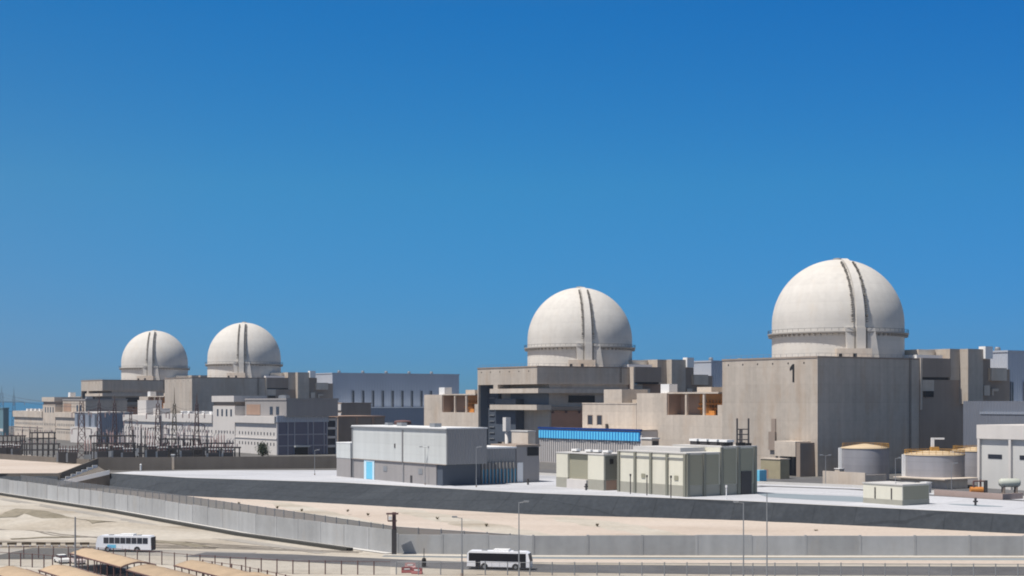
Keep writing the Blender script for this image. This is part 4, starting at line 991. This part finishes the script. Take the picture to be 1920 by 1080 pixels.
# ------------------------------------------------------------------ buses and cars
def wheel(parent, x, y, rad):
    w = MB(); w.lathe([(0,-.15),(rad,-.15),(rad*1.02,0),(rad,.15),(0,.15)], 20); w.v = [(a+x, z+y, b+rad) for a, b, z in w.v]; w = w.build('wheel', TYRE, parent)
    q = MB(); q.lathe([(0,-.17),(rad*.55,-.17),(rad*.55,.17),(0,.17)], 14); q.v = [(a+x, z+y, b+rad) for a, b, z in q.v]; q.build('rim', GALV, w)
def bus(loc, rot, label, coach):
    L, Wd, Hh = 11.5, 2.5, 3.25
    r = thing('bus', label, 'bus', loc, rot)
    # side profile (x,z), front at +x
    prof = [(-L/2,.45),(-L/2+.1,Hh-.35),(-L/2+.45,Hh),(L/2-.9,Hh),(L/2-.35,Hh-.3),(L/2,1.5),(L/2,.45)]
    b = MB().plate(prof, (-Wd/2, Wd/2), 'y').build('body', BUSW, r)
    zt, zb = (Hh-.45, 1.75) if coach else (Hh-.34, 1.5)
    TG = mat('tinted_glass', (.012,.013,.018), .2, var=0, spec=.25)
    for sd in (-1, 1):
        y0, y1 = (sd*Wd/2, sd*(Wd/2+.03)); y0, y1 = min(y0,y1), max(y0,y1)
        if coach:
            n = 8
            for i in range(n):
                a = -L/2+.7+i*(L-2.2)/n; MB().box(a, a+(L-2.2)/n-.12, y0, y1, zb-.05, zt+.08).build('window', GLASS, r)
            B(r, 'blue_graphic', BLUEL, (L/2-4.2,L/2-2.4,y0,y1,.75,1.45)); B(r, 'blue_stripe', mat('bus_blue', (.20,.36,.60), .4, var=.05), (L/2-3.2,L/2-2.7,y0-.01,y1+.01,.6,1.2))
        else:
            MB().box(-L/2+.35, L/2-1.5, y0, y1, zb, zt).build('window_band', TG, r)
            MB().box(-L/2+1.6, -L/2+2.5, y0-.004, y1+.004, .5, zb+.3).build('rear_door', TG, r)
            MB().box(L/2-1.75, L/2-.75, y0-.006, y1+.006, .5, zt+.02).build('front_door', TG, r)
        for xx in (-L/2+(3.2 if not coach else 2.9), L/2-(2.6 if not coach else 2.5)): wheel(r, xx, sd*(Wd/2-.12), .5)
    ws = MB(); ws.v = [(L/2-.32,-1.1,Hh-.4),(L/2-.32,1.1,Hh-.4),(L/2+.03,1.1,1.45),(L/2+.03,-1.1,1.45)]; ws.f = [(3,2,1,0)]
    ws = MB().obox((L/2-.13,0,2.22),(.03,0,.007),(0,1.12,0),(-.155,0,.72)); ws.build('windscreen', GLASS, r)
    MB().box(-L/2-.02,-L/2+.08,-1.05,1.05,1.6,2.75).build('rear_window', GLASS, r)
    B(r, 'headlight', LAMPG, (L/2,L/2+.03,-1.1,-.7,.7,1.0)); B(r, 'headlight', LAMPG, (L/2,L/2+.03,.7,1.1,.7,1.0))
    MB().obox((.4 if not coach else -.5,0,Hh+.17),(1.4,0,0),(0,.85,0),(0,0,.17)).build('air_conditioner', WHITEPL, r)
    for sd in (-1, 1):
        y0, y1 = sorted((sd*(Wd/2+.002), sd*(Wd/2+.02)))
        for xx in (-L/2+(3.2 if not coach else 2.9), L/2-(2.6 if not coach else 2.5)):
            ar = MB(); ar.plate([(xx+.68*math.cos(math.pi*q/8), .45+.72*math.sin(math.pi*q/8)) for q in range(9)], (y0, y1), 'y'); ar.build('wheel_arch', STEEL, r)
        Bs(r, 'luggage_hatch', GALV, [(q, q+.03, y0, y1, .55, 1.3) for q in (-1.2, .2, 1.6)])
        B(r, 'tail_light', REDP, (-L/2-.03,-L/2+.02, min(sd*.8,sd*1.15), max(sd*.8,sd*1.15), .9, 1.2))
    B(r, 'roof_hatch', GALV, (-3.2,-2.3,-.5,.5,Hh+.002,Hh+.12)); B(r, 'roof_hatch', GALV, (2.6,3.4,-.5,.5,Hh+.002,Hh+.12))
    B(r, 'skirt', STEEL, (-L/2+.1,L/2-.1,-Wd/2-.012,Wd/2+.012,.32,.5))
    MB().box(L/2+.02,L/2+.3,-1.5,-1.3,1.9,2.6).box(L/2-.1,L/2+.3,-1.4,-1.22,2.6,2.7).build('mirror', STEEL, r)
    if coach: B(r, 'rear_panel', STEEL, (-L/2-.025,-L/2-.001,-1.15,1.15,.5,3.0))
    return r
bus((X(937,266.5),266.5,LOW+.03), R(-12), 'white bus with one dark window band driving right on the road behind the street lamp', False)
bus((X(236,297.5),297.5,LOW+.03), R(180-8), 'white coach with separate windows and blue markings driving left beside the parking shades', True)
def car(loc, rot, label, m):
    r = thing('parked_car', label, 'car', loc, rot)
    MB().plate([(-2.2,.35),(-2.25,.85),(-1.6,1.0),(1.0,1.0),(2.15,.8),(2.25,.35)], (-.88,.88), 'y').build('body', m, r)
    MB().plate([(-1.5,1.0),(-1.05,1.48),(.35,1.48),(1.05,1.0)], (-.74,.74), 'y').build('cabin', GLASS, r)
    MB().plate([(-1.05,1.485),(-.9,1.53),(.25,1.53),(.35,1.485)], (-.7,.7), 'y').build('roof', m, r)
    for x in (-1.4,1.4):
        for s in (-1,1): wheel(r, x, s*.8, .33)
    return r
car((-83.5,277,LOW), R(-56), 'white car parked left of the dark utility pole', WHITEPL)
car((-80.2,275.5,LOW), R(-56), 'pinkish white car parked nearest the dark utility pole', mat('pink_white_paint', (.62,.54,.52), .4, var=.02))

# ------------------------------------------------------------------ parking shade canopies
def canopy(far, L, w, label, rise=.75, eave=2.45):
    r = thing('shade_canopy', label, 'canopy', (far[0], far[1], LOW), ANG, 'tan fabric parking shades')
    n = 12; k = max(3, round(L/3.2)); fb = MB()
    def arch(t): return (w*t, eave + rise*math.sin(math.pi*t)**.9 if 0 < t < 1 else eave)
    ncol = 2*k; rn = random.Random(int(abs(far[0])*7))
    for j in range(ncol+1):
        for i in range(n+1):
            x, z = arch(i/n); sag = .12*math.sin(math.pi*(j % 2))
            sag = (-.16 if j % 2 else 0) + rn.uniform(-.07,.07)*math.sin(math.pi*i/n)
            fb.v.append((x, -L*j/ncol, z+sag))
    for j in range(ncol):
        for i in range(n): fb.f.append((j*(n+1)+i, (j+1)*(n+1)+i, (j+1)*(n+1)+i+1, j*(n+1)+i+1))
    fo = fb.build('fabric', FABRIC, r, True)
    so = fo.modifiers.new('thick', 'SOLIDIFY'); so.thickness = .04
    for j in range(k+1):
        y = -L*j/k; fr = MB()
        for i in range(n):
            x0, z0 = arch(i/n); x1, z1 = arch((i+1)/n); fr.tube((x0,y,z0-.14),(x1,y,z1-.14),.13 if j in (0,k) else .09,5)
        fr.build('arch', RUSTY, r)
        for x in (.15, w-.15): MB().tube((x,y,0),(x,y,eave),.10,6).build('post', RUSTY, r)
    MB().tube((0,0,eave),(0,-L,eave),.13,5).build('eave_beam', RUSTY, r); MB().tube((w,0,eave),(w,-L,eave),.13,5).build('eave_beam', RUSTY, r)
    return r
canopy((-80.0,270), 27, 6.2, 'tan parking shade directly in front of the left coach')
canopy((-62.9,243.5), 30, 6.2, 'tan parking shade continuing nearer in line with the one before the coach')
canopy((-56.6,250), 32, 6.2, 'tan parking shade lying along the roadside fence, right of the others')
canopy((-84.5,241), 30, 6.0, 'tan parking shade cut by the lower left corner of the photo')
canopy((-77.0,243), 30, 6.0, 'tan parking shade below the parked cars, crossed by the dark utility pole')
canopy((-43.5,232.5), 24, 6.2, 'tan parking shade just showing at the bottom edge, rightmost of the shades')
# row of dark barrier rails beyond the parking
first = None
for i in range(7):
    d = D(1025.5, LOW); px = -5 + i*27.3
    if i == 0:
        o = thing('timber_barrier', 'x', 'barrier', (X(px,d), d, LOW), R(2), 'dark timber barriers beyond the parking')
        MB().box(-.95,.95,-.12,.12,.45,.95).build('rail', BARK, o); MB().box(-.85,-.65,-.1,.1,0,.449).build('leg', WHITEPL, o); MB().box(.65,.85,-.1,.1,0,.449).build('leg', WHITEPL, o); first = o
    else:
        o = copy_tree(first); o.location = (X(px,d), d, LOW)
    o['label'] = 'low dark timber barrier in the spaced row across the sand left of the coach'
# red plastic barriers
def red_barrier(px, py, rot, label, m):
    d = D(py, LOW); r = thing('road_barrier', label, 'barrier', (X(px,d), d, LOW), rot)
    MB().plate([(-.35,0),(.35,0),(.3,.25),(.12,.45),(.1,1.0),(-.1,1.0),(-.12,.45),(-.3,.25)], (-.95,.95), 'x').build('body', m, r)
    B(r, 'band', WHITEPL, (-.5,.5,-.16,.16,.55,.8)); B(r, 'cap', m, (-.6,.6,-.06,.06,1.01,1.08))
red_barrier(763, 1074, R(10), 'dark red plastic road barrier left of the right bus, leftmost of its group', REDP)
red_barrier(782, 1076, R(-15), 'dark red plastic road barrier nearest the black bollard', REDP)
red_barrier(769, 1066, R(5), 'faded pink plastic barrier standing behind the two red ones', PINKP)
r = thing('bollard', 'black bollard with a round top at the right end of the red barriers', 'bollard', (X(795,270),270,LOW), 0)
MB().tube((0,0,0),(0,0,1.3),.4,10).build('body', BLACK, r); MB().lathe([(.42,1.3),(.3,1.6),(0,1.7)],12).build('top', BLACK, r); MB().tube((0,0,1.6),(0,0,3.4),.07,6).build('rod', STEEL, r)

# ------------------------------------------------------------------ switchyard, left
def lattice(px, d, pt, wpx, label, m=RUSTY, z0=0.0, spire=0.0, arms=(), group='lattice masts of the switchyard', base_scale=1.0):
    r = thing('lattice_mast', label, 'lattice mast', (X(px,d), d, z0), R(20), group)
    H = Z(pt, d)-z0; w = wpx*d/F/2; wt = w*.35
    q = MB(); n = max(4, int(H/3.2))
    def cor(k, t):
        ww = w*base_scale*(1-t)+wt*t; sx, sy = ((-1,-1),(1,-1),(1,1),(-1,1))[k % 4]
        return Vector((sx*ww, sy*ww, H*t))
    for k in range(4): q.tube(cor(k,0), cor(k,1), .17, 4, .12)
    q.build('leg_frame', m, r)
    q = MB()
    for i in range(n):
        for k in range(4):
            q.tube(cor(k,i/n), cor(k+1,(i+1)/n), .085, 4); q.tube(cor(k+1,i/n), cor(k,(i+1)/n), .085, 4); q.tube(cor(k,(i+1)/n), cor(k+1,(i+1)/n), .08, 4)
    q.build('bracing', m, r)
    if spire: MB().tube((0,0,H),(0,0,H+spire),.22,5,.05).build('spire', m, r)
    for zz, ln in arms:
        a = MB()
        for s in (-1,1):
            a.tube((0,0,zz+.9),(s*ln,0,zz),.10,4); a.tube((0,-wt,zz),(s*ln,0,zz),.10,4); a.tube((0,wt,zz),(s*ln,0,zz),.10,4)
        a.build('cross_arm', m, r)
        for s in (-1,1): MB().tube((s*ln,0,zz),(s*ln,0,zz-2.2),.22,6).build('insulator', PORC, r)
    return r
lattice(153, 640, 752, 17, 'broad red-brown lattice mast, leftmost before the dark slate building', arms=((20,4),(13,4)))
lattice(186, 655, 756, 12, 'red-brown lattice mast with a thin tip beside the broad leftmost mast', spire=5, arms=((21,4.4),))
lattice(215, 662, 756, 12, 'red-brown lattice mast before the slate building, third from the left', spire=3.5, arms=((20,4),))
lattice(296, 600, 757, 15, 'thickest dark red-brown lattice mast in the middle of the switchyard', spire=5, arms=((20,4.5),(14,4)))
lattice(327, 640, 757, 12, 'olive-brown lattice mast with the tallest spire, against the pale reactor wall', m=mat('olive_steel', (.14,.12,.085), .7, var=.1), spire=7, arms=((20,3.5),(15,3.5)))
lattice(369, 625, 757, 12, 'rightmost red-brown lattice mast with pale insulators', spire=4.5, arms=((20,3.2),(15,3.2)))
lattice(245, 690, 768, 9, 'short lattice mast behind between the slate building and the white block', arms=((16,3),))
# far pylons at the left edge, with distance haze put into their blue steel colour
lattice(3, 1150, 737, 13, 'far grey-blue power pylon at the very left edge', m=mat('hazed_pylon_steel', (.12,.17,.21), .7, var=.05), spire=6, arms=((24,9),(17,8)), group='far power pylons')
lattice(26, 1180, 742, 9, 'slim far grey-blue pylon just right of the one at the left edge', m=MATS['hazed_pylon_steel'], spire=8, arms=((24,8),), group='far power pylons')
r = thing('teal_building', 'teal sheet clad building low at the left edge', 'building', (X(6,1080),1080,0))
B(r, 'wall', TEAL, (0,4,0,30,0,19.5)); B(r, 'roof', TEAL, (-.4,4.4,-.4,30.4,19.51,20.2)); B(r, 'band', WHITEC, (-.2,-.001,0,30,3,5))
# dark bus supports
kinds = []
def support(px, d, pt, label, cap=True):
    r = thing('busbar_support', label, 'busbar support', (X(px,d), d, 0), 0, 'dark posts of the switchyard')
    H = Z(pt, d)
    MB().tube((0,0,0),(0,0,H),.38,7,.26).build('post', STEEL, r)
    MB().tube((0,0,H),(0,0,H+1.4),.2,7).build('insulator', PORC, r)
    MB().box(-.6,.6,-.3,.3,H*.55,H*.55+.5).build('clamp', STEEL, r)
    return r
for px, d, pt, lb in ((42,700,806,'dark post at far left above the switchgear row'),(56,705,805,'second dark post from the left above the switchgear row'),(70,700,804,'third dark post from the left, before the beige building'),
        (250,585,806,'first dark post left of the thickest lattice mast'),(265,590,803,'second dark post left of the thickest lattice mast'),(272,600,808,'dark post closest to the thickest lattice mast'),
        (345,585,812,'dark post before the white building between two masts'),(362,600,815,'dark post just left of the rightmost lattice mast'),(388,580,814,'dark thick post before the white windowed facade'),(335,580,818,'short dark post by the spired olive mast'),
        (200,590,812,'dark post before the slate building'),(182,585,808,'dark post beside the thin tipped mast'),(310,590,820,'short dark post right of the thickest mast'),(376,590,824,'short dark post under the rightmost mast')):
    support(px, d, pt, lb)
# frames: portal of posts carrying busbars
def frame(px0, px1, d, pt, n, label, tiers=2):
    x0, x1 = X(px0,d), X(px1,d); r = thing('busbar_gantry', label, 'busbar gantry', (x0, d, 0), 0, 'low dark busbar gantries')
    H = Z(pt, d); W = x1-x0
    for i in range(n): MB().box(W*i/(n-1)-.22, W*i/(n-1)+.22, -.25, .25, 0, H).build('leg', STEEL, r)
    for k in range(tiers):
        for dy in (-.9, .9): MB().box(-.4, W+.4, dy-.2, dy+.2, H-.1-k*2.6, H+.45-k*2.6).build('beam', STEEL, r)
    for i in range(n-1): MB().tube((W*(i+.5)/(n-1),0,H+.45),(W*(i+.5)/(n-1),0,H+1.6),.2,6).build('insulator', PORC, r)
frame(176, 252, 570, 832, 7, 'dark busbar gantry left, below the slate building')
frame(380, 449, 560, 840, 9, 'dark busbar gantry at the right end before the white facade', 1)
frame(383, 436, 590, 832, 5, 'dark double beam frame behind the right end frame')
frame(262, 330, 565, 838, 8, 'dark busbar gantry around the thickest lattice mast')
frame(318, 382, 562, 842, 7, 'dark busbar gantry between the olive mast and the right end frame')
frame(60, 102, 690, 812, 5, 'dark tall frame before the beige building at left')
frame(-10, 46, 680, 818, 8, 'dark busbar gantry at the left edge')
frame(40, 110, 640, 833, 8, 'low dark busbar gantry left of the broad mast')
def transformer(px, d, label, w=3.6, h=4.2):
    r = thing('transformer', label, 'transformer', (X(px,d), d, 0), R(12), 'switchyard transformers')
    B(r, 'tank', STEEL, (-w/2,w/2,-1.4,1.4,.3,h))
    f = MB()
    for k in range(8): f.box(-w/2-.7,-w/2-.002,-1.3+k*.34,-1.15+k*.34,.6,h-.4)
    f.build('radiator', GALV, r); 
    for k in (-1,0,1): MB().tube((k*1.0,0,h),(k*1.1,0,h+2.6),.26,7,.14).build('bushing', RUSTY, r)
    MB().tube((-w/2,1.0,h+.9),(w/2,1.0,h+.9),.5,10).build('conservator', GALV, r)
for i, (px, d, h) in enumerate(((192,562,6.2),(222,566,6.6),(240,560,6.0),(285,560,7.0),(305,556,6.6),(322,570,7),(350,556,6.8),(372,566,6.6),(400,552,6.0),(428,553,6.0))):
    transformer(px, d, ['transformer at the left foot of the yard before the slate building','transformer second from the left behind the brown wall','transformer third from the left behind the brown wall',
      'transformer left of the thickest mast foot','transformer right of the thickest mast foot','transformer at the foot of the spired olive mast','transformer midway between olive and rightmost masts','transformer at the foot of the rightmost mast',
      'transformer under the right end busbar gantry, left one','transformer under the right end busbar gantry, right one'][i], h=h)
for i, (px, d) in enumerate(((4,655),(18,660),(32,650),(118,600),(136,596))):
    transformer(px, d, ['transformer cut by the left edge of the photo','transformer second from the left edge','transformer left of the low busbar gantry','transformer left of the broad mast, left one of two','transformer left of the broad mast, right one of two'][i], 3.4, 4.6)
def breaker(px, d, h, label):
    r = thing('circuit_breaker', label, 'circuit breaker', (X(px,d), d, 0), R(-15), 'switchyard circuit breakers')
    for k in (-1.3, 0, 1.3):
        B(r, 'stand', STEEL, (k-.28,k+.28,-.28,.28,0,h*.45))
        q = MB(); 
        pr = [(0,h*.45)]
        for z in range(9): pr += [(.34,h*.45+h*.045*z+.02),(.17,h*.45+h*.045*z+h*.03)]
        pr += [(.12,h*.9),(0,h*.9)]
        q.lathe(pr, 8, (k,0)); q.build('insulator', PORC if int(px) % 2 else PORCW, r)
        MB().tube((k,0,h*.9),(k+.9,0,h),.1,5).build('arm', GALV, r)
    B(r, 'drive_box', GALV, (-1.7,1.7,-.5,-.29,h*.12,h*.32))
rb_ = random.Random(11)
places = ['left of the broad mast','before the slate building','under the thin tipped mast','left of the thickest mast','right of the thickest mast','below the olive mast','below the rightmost mast','before the white facade']
spotsb = [(165,600,11),(176,615,12.5),(207,625,14),(228,612,13),(236,640,15),(258,630,16),(281,615,14),(312,640,16),(338,620,15),(352,640,16.5),(384,640,15),(401,610,12),(415,630,12.5),(430,600,10)]
lbs = ['leftmost, left of the broad mast','between the two leftmost masts','before the slate building, left one','before the slate building, middle one','before the slate building, right one','left of the thickest mast, far one','left of the thickest mast, near one','right of the thickest mast','right of the olive mast, near one','right of the olive mast, far one','right of the rightmost mast','before the white facade, left one','before the white facade, middle one','before the white facade, right one']
for (px, d, h), lb in zip(spotsb, lbs): breaker(px, d, h, 'three pole circuit breaker with insulators, ' + lb)
frame(170, 250, 600, 818, 6, 'tall dark busbar gantry behind, before the slate building', 1)
frame(300, 372, 596, 824, 6, 'tall dark busbar gantry behind, between the thickest and rightmost masts', 1)
# overhead wires
wires = thing('overhead_wires', 'thin sagging overhead wires strung between the switchyard masts', 'wires', (X(153,640),640,0), 0)
def wire(a, b, sag):
    a = Vector(a); b = Vector(b); o = Vector((X(153,640),640,0)); q = MB(); n = 10
    pt = [a+(b-a)*(i/n)-Vector((0,0,sag*4*(i/n)*(1-i/n)))-o for i in range(n+1)]
    for p, s in zip(pt, pt[1:]): q.tube(p, s, .06, 3)
    q.build('wire', STEEL, wires)
for (p1,d1_,y1),(p2,d2_,y2) in (((153,640,757),(186,655,757)),((186,655,757),(215,662,760)),((215,662,760),(296,600,762)),((296,600,762),(327,640,760)),((327,640,760),(369,625,762)),((3,1150,738),(153,640,757)),((26,1180,744),(186,655,758))):
    for oy in (0, 3): wire((X(p1,d1_),d1_,Z(y1+oy*2,d1_)), (X(p2,d2_),d2_,Z(y2+oy*2,d2_)), 1.5)
# roof plant on unit 4 annex (dark) and tree
def tree(px, d, H, label):
    r = thing('tree', label, 'tree', (X(px,d), d, 0), 0)
    t = MB(); t.tube((0,0,0),(.1,0,H*.5),.22,7,.13)
    for k in range(6):
        a = k*1.05; t.tube((.1,0,H*(.32+.03*k)),(.1+math.cos(a)*H*.22,math.sin(a)*H*.22,H*(.6+.05*k)),.09,5,.03)
    t.build('trunk', BARK, r)
    rnd = random.Random(3); lf = MB()
    for k in range(1500):
        cl = rnd.randrange(9); a = cl*2.4; cr = H*.2*(cl % 3)/2
        c = Vector((math.cos(a)*cr, math.sin(a)*cr, H*(.5+.055*cl % .42)))
        p = c + Vector((rnd.gauss(0,1),rnd.gauss(0,1),rnd.gauss(0,.9)))*H*.095
        s = .16+rnd.random()*.2; q = Vector((rnd.gauss(0,1),rnd.gauss(0,1),rnd.gauss(0,1))).normalized(); e1 = q.orthogonal().normalized(); e2 = q.cross(e1)
        lf.face([p-e1*s, p+e2*s*.6, p+e1*s, p-e2*s*.6])
    lf.build('crown', LEAF, r)
tree(492, 600, 8.2, 'small dark green tree before the white facade near the glazed end')

hz = MB().box(-1400,1400,-40,1480,LOW-1,95).build('haze', None)
hm = bpy.data.materials.new('haze_air'); hm.use_nodes = True; nt = hm.node_tree; nt.nodes.clear()
out = _n(nt, 'ShaderNodeOutputMaterial'); pv = _n(nt, 'ShaderNodeVolumePrincipled'); nt.links.new(pv.outputs[0], out.inputs['Volume'])
pv.inputs['Color'].default_value = (.80,.88,1,1); pv.inputs['Density'].default_value = .00006; pv.inputs['Anisotropy'].default_value = .3
hz.data.materials.append(hm); hz['kind'] = 'stuff'
# ------------------------------------------------------------------ camera, light, sky
cam = bpy.data.cameras.new('camera'); co = bpy.data.objects.new('camera', cam); COL.objects.link(co)
co.location = (0,0,CAMZ); co.rotation_euler = (R(90),0,0)
cam.sensor_fit = 'HORIZONTAL'; cam.sensor_width = 36; cam.lens = 36*F/1920
cam.shift_y = (HZ-540)/1920; cam.clip_start = 1; cam.clip_end = 60000
scene.camera = co

SUN_DIR = Vector((-.80, -.44, 0)).normalized(); EL = R(64)
sv = Vector((SUN_DIR.x*math.cos(EL), SUN_DIR.y*math.cos(EL), math.sin(EL)))
sl = bpy.data.lights.new('sun', 'SUN'); so = bpy.data.objects.new('sun', sl); COL.objects.link(so)
sl.energy = 5.0; sl.angle = R(.5); sl.color = (1.0,.95,.88)
so.rotation_euler = (-sv).to_track_quat('-Z','Y').to_euler(); so.location = (0,0,200)

w = bpy.data.worlds.new('World'); scene.world = w; w.use_nodes = True; nt = w.node_tree; nt.nodes.clear()
out = _n(nt, 'ShaderNodeOutputWorld'); bg = _n(nt, 'ShaderNodeBackground'); sky = _n(nt, 'ShaderNodeTexSky')
sky.sky_type = 'NISHITA'; sky.sun_disc = False; sky.sun_elevation = EL; sky.sun_rotation = math.atan2(SUN_DIR.x, SUN_DIR.y)
sky.altitude = 0; sky.air_density = 1.0; sky.dust_density = 0.0; sky.ozone_density = 3.0
tc = _n(nt, 'ShaderNodeTexCoord'); sx = _n(nt, 'ShaderNodeSeparateXYZ'); nt.links.new(tc.outputs['Generated'], sx.inputs[0])
rp = _n(nt, 'ShaderNodeValToRGB'); cr = rp.color_ramp
stops = [(0,(.15,.40,.86)),(.026,(.135,.43,.96)),(.142,(.157,.64,1.0)),(.256,(.080,.64,1.12)),(.31,(.45,.74,.92)),(.42,(1.0,.95,.80)),(.6,(1.3,1.05,.80)),(1,(1.7,1.15,.82))]
while len(cr.elements) < len(stops): cr.elements.new(.99)
for e_, (p_, c_) in zip(cr.elements, stops): e_.position = p_; e_.color = (*c_, 1)
nt.links.new(sx.outputs[2], rp.inputs[0])
# the hazier sky towards the left of the view
mr = _n(nt, 'ShaderNodeMapRange'); mr.inputs[1].default_value = -.36; mr.inputs[2].default_value = .34; nt.links.new(sx.outputs[0], mr.inputs[0])
r2 = _n(nt, 'ShaderNodeValToRGB'); c2 = r2.color_ramp; c2.elements.new(.5); c2.elements.new(.5)
for e_, (p_, c_) in zip(c2.elements, [(0,(1.0,.63,.575)),(.25,(.72,.62,.60)),(.5,(.60,.60,.60)),(1,(.50,.545,.59))]): e_.position = p_; e_.color = (*c_, 1)
nt.links.new(mr.outputs[0], r2.inputs[0])
mul = _n(nt, 'ShaderNodeVectorMath', operation='MULTIPLY'); nt.links.new(sky.outputs[0], mul.inputs[0]); nt.links.new(rp.outputs[0], mul.inputs[1])
mu2 = _n(nt, 'ShaderNodeVectorMath', operation='MULTIPLY'); nt.links.new(mul.outputs[0], mu2.inputs[0]); nt.links.new(r2.outputs[0], mu2.inputs[1])
mu3 = _n(nt, 'ShaderNodeVectorMath', operation='SCALE'); mu3.inputs['Scale'].default_value = 1.6667; nt.links.new(mu2.outputs[0], mu3.inputs[0])
nt.links.new(mu3.outputs[0], bg.inputs[0]); nt.links.new(bg.outputs[0], out.inputs[0])
bg.inputs[1].default_value = .08

scene.view_settings.view_transform = 'Standard'; scene.view_settings.look = 'None'
scene.view_settings.exposure = .15; scene.view_settings.gamma = 1; scene.view_settings.use_curve_mapping = False
scene.cycles.filter_width = 1.9
scene.cycles.max_bounces = 6
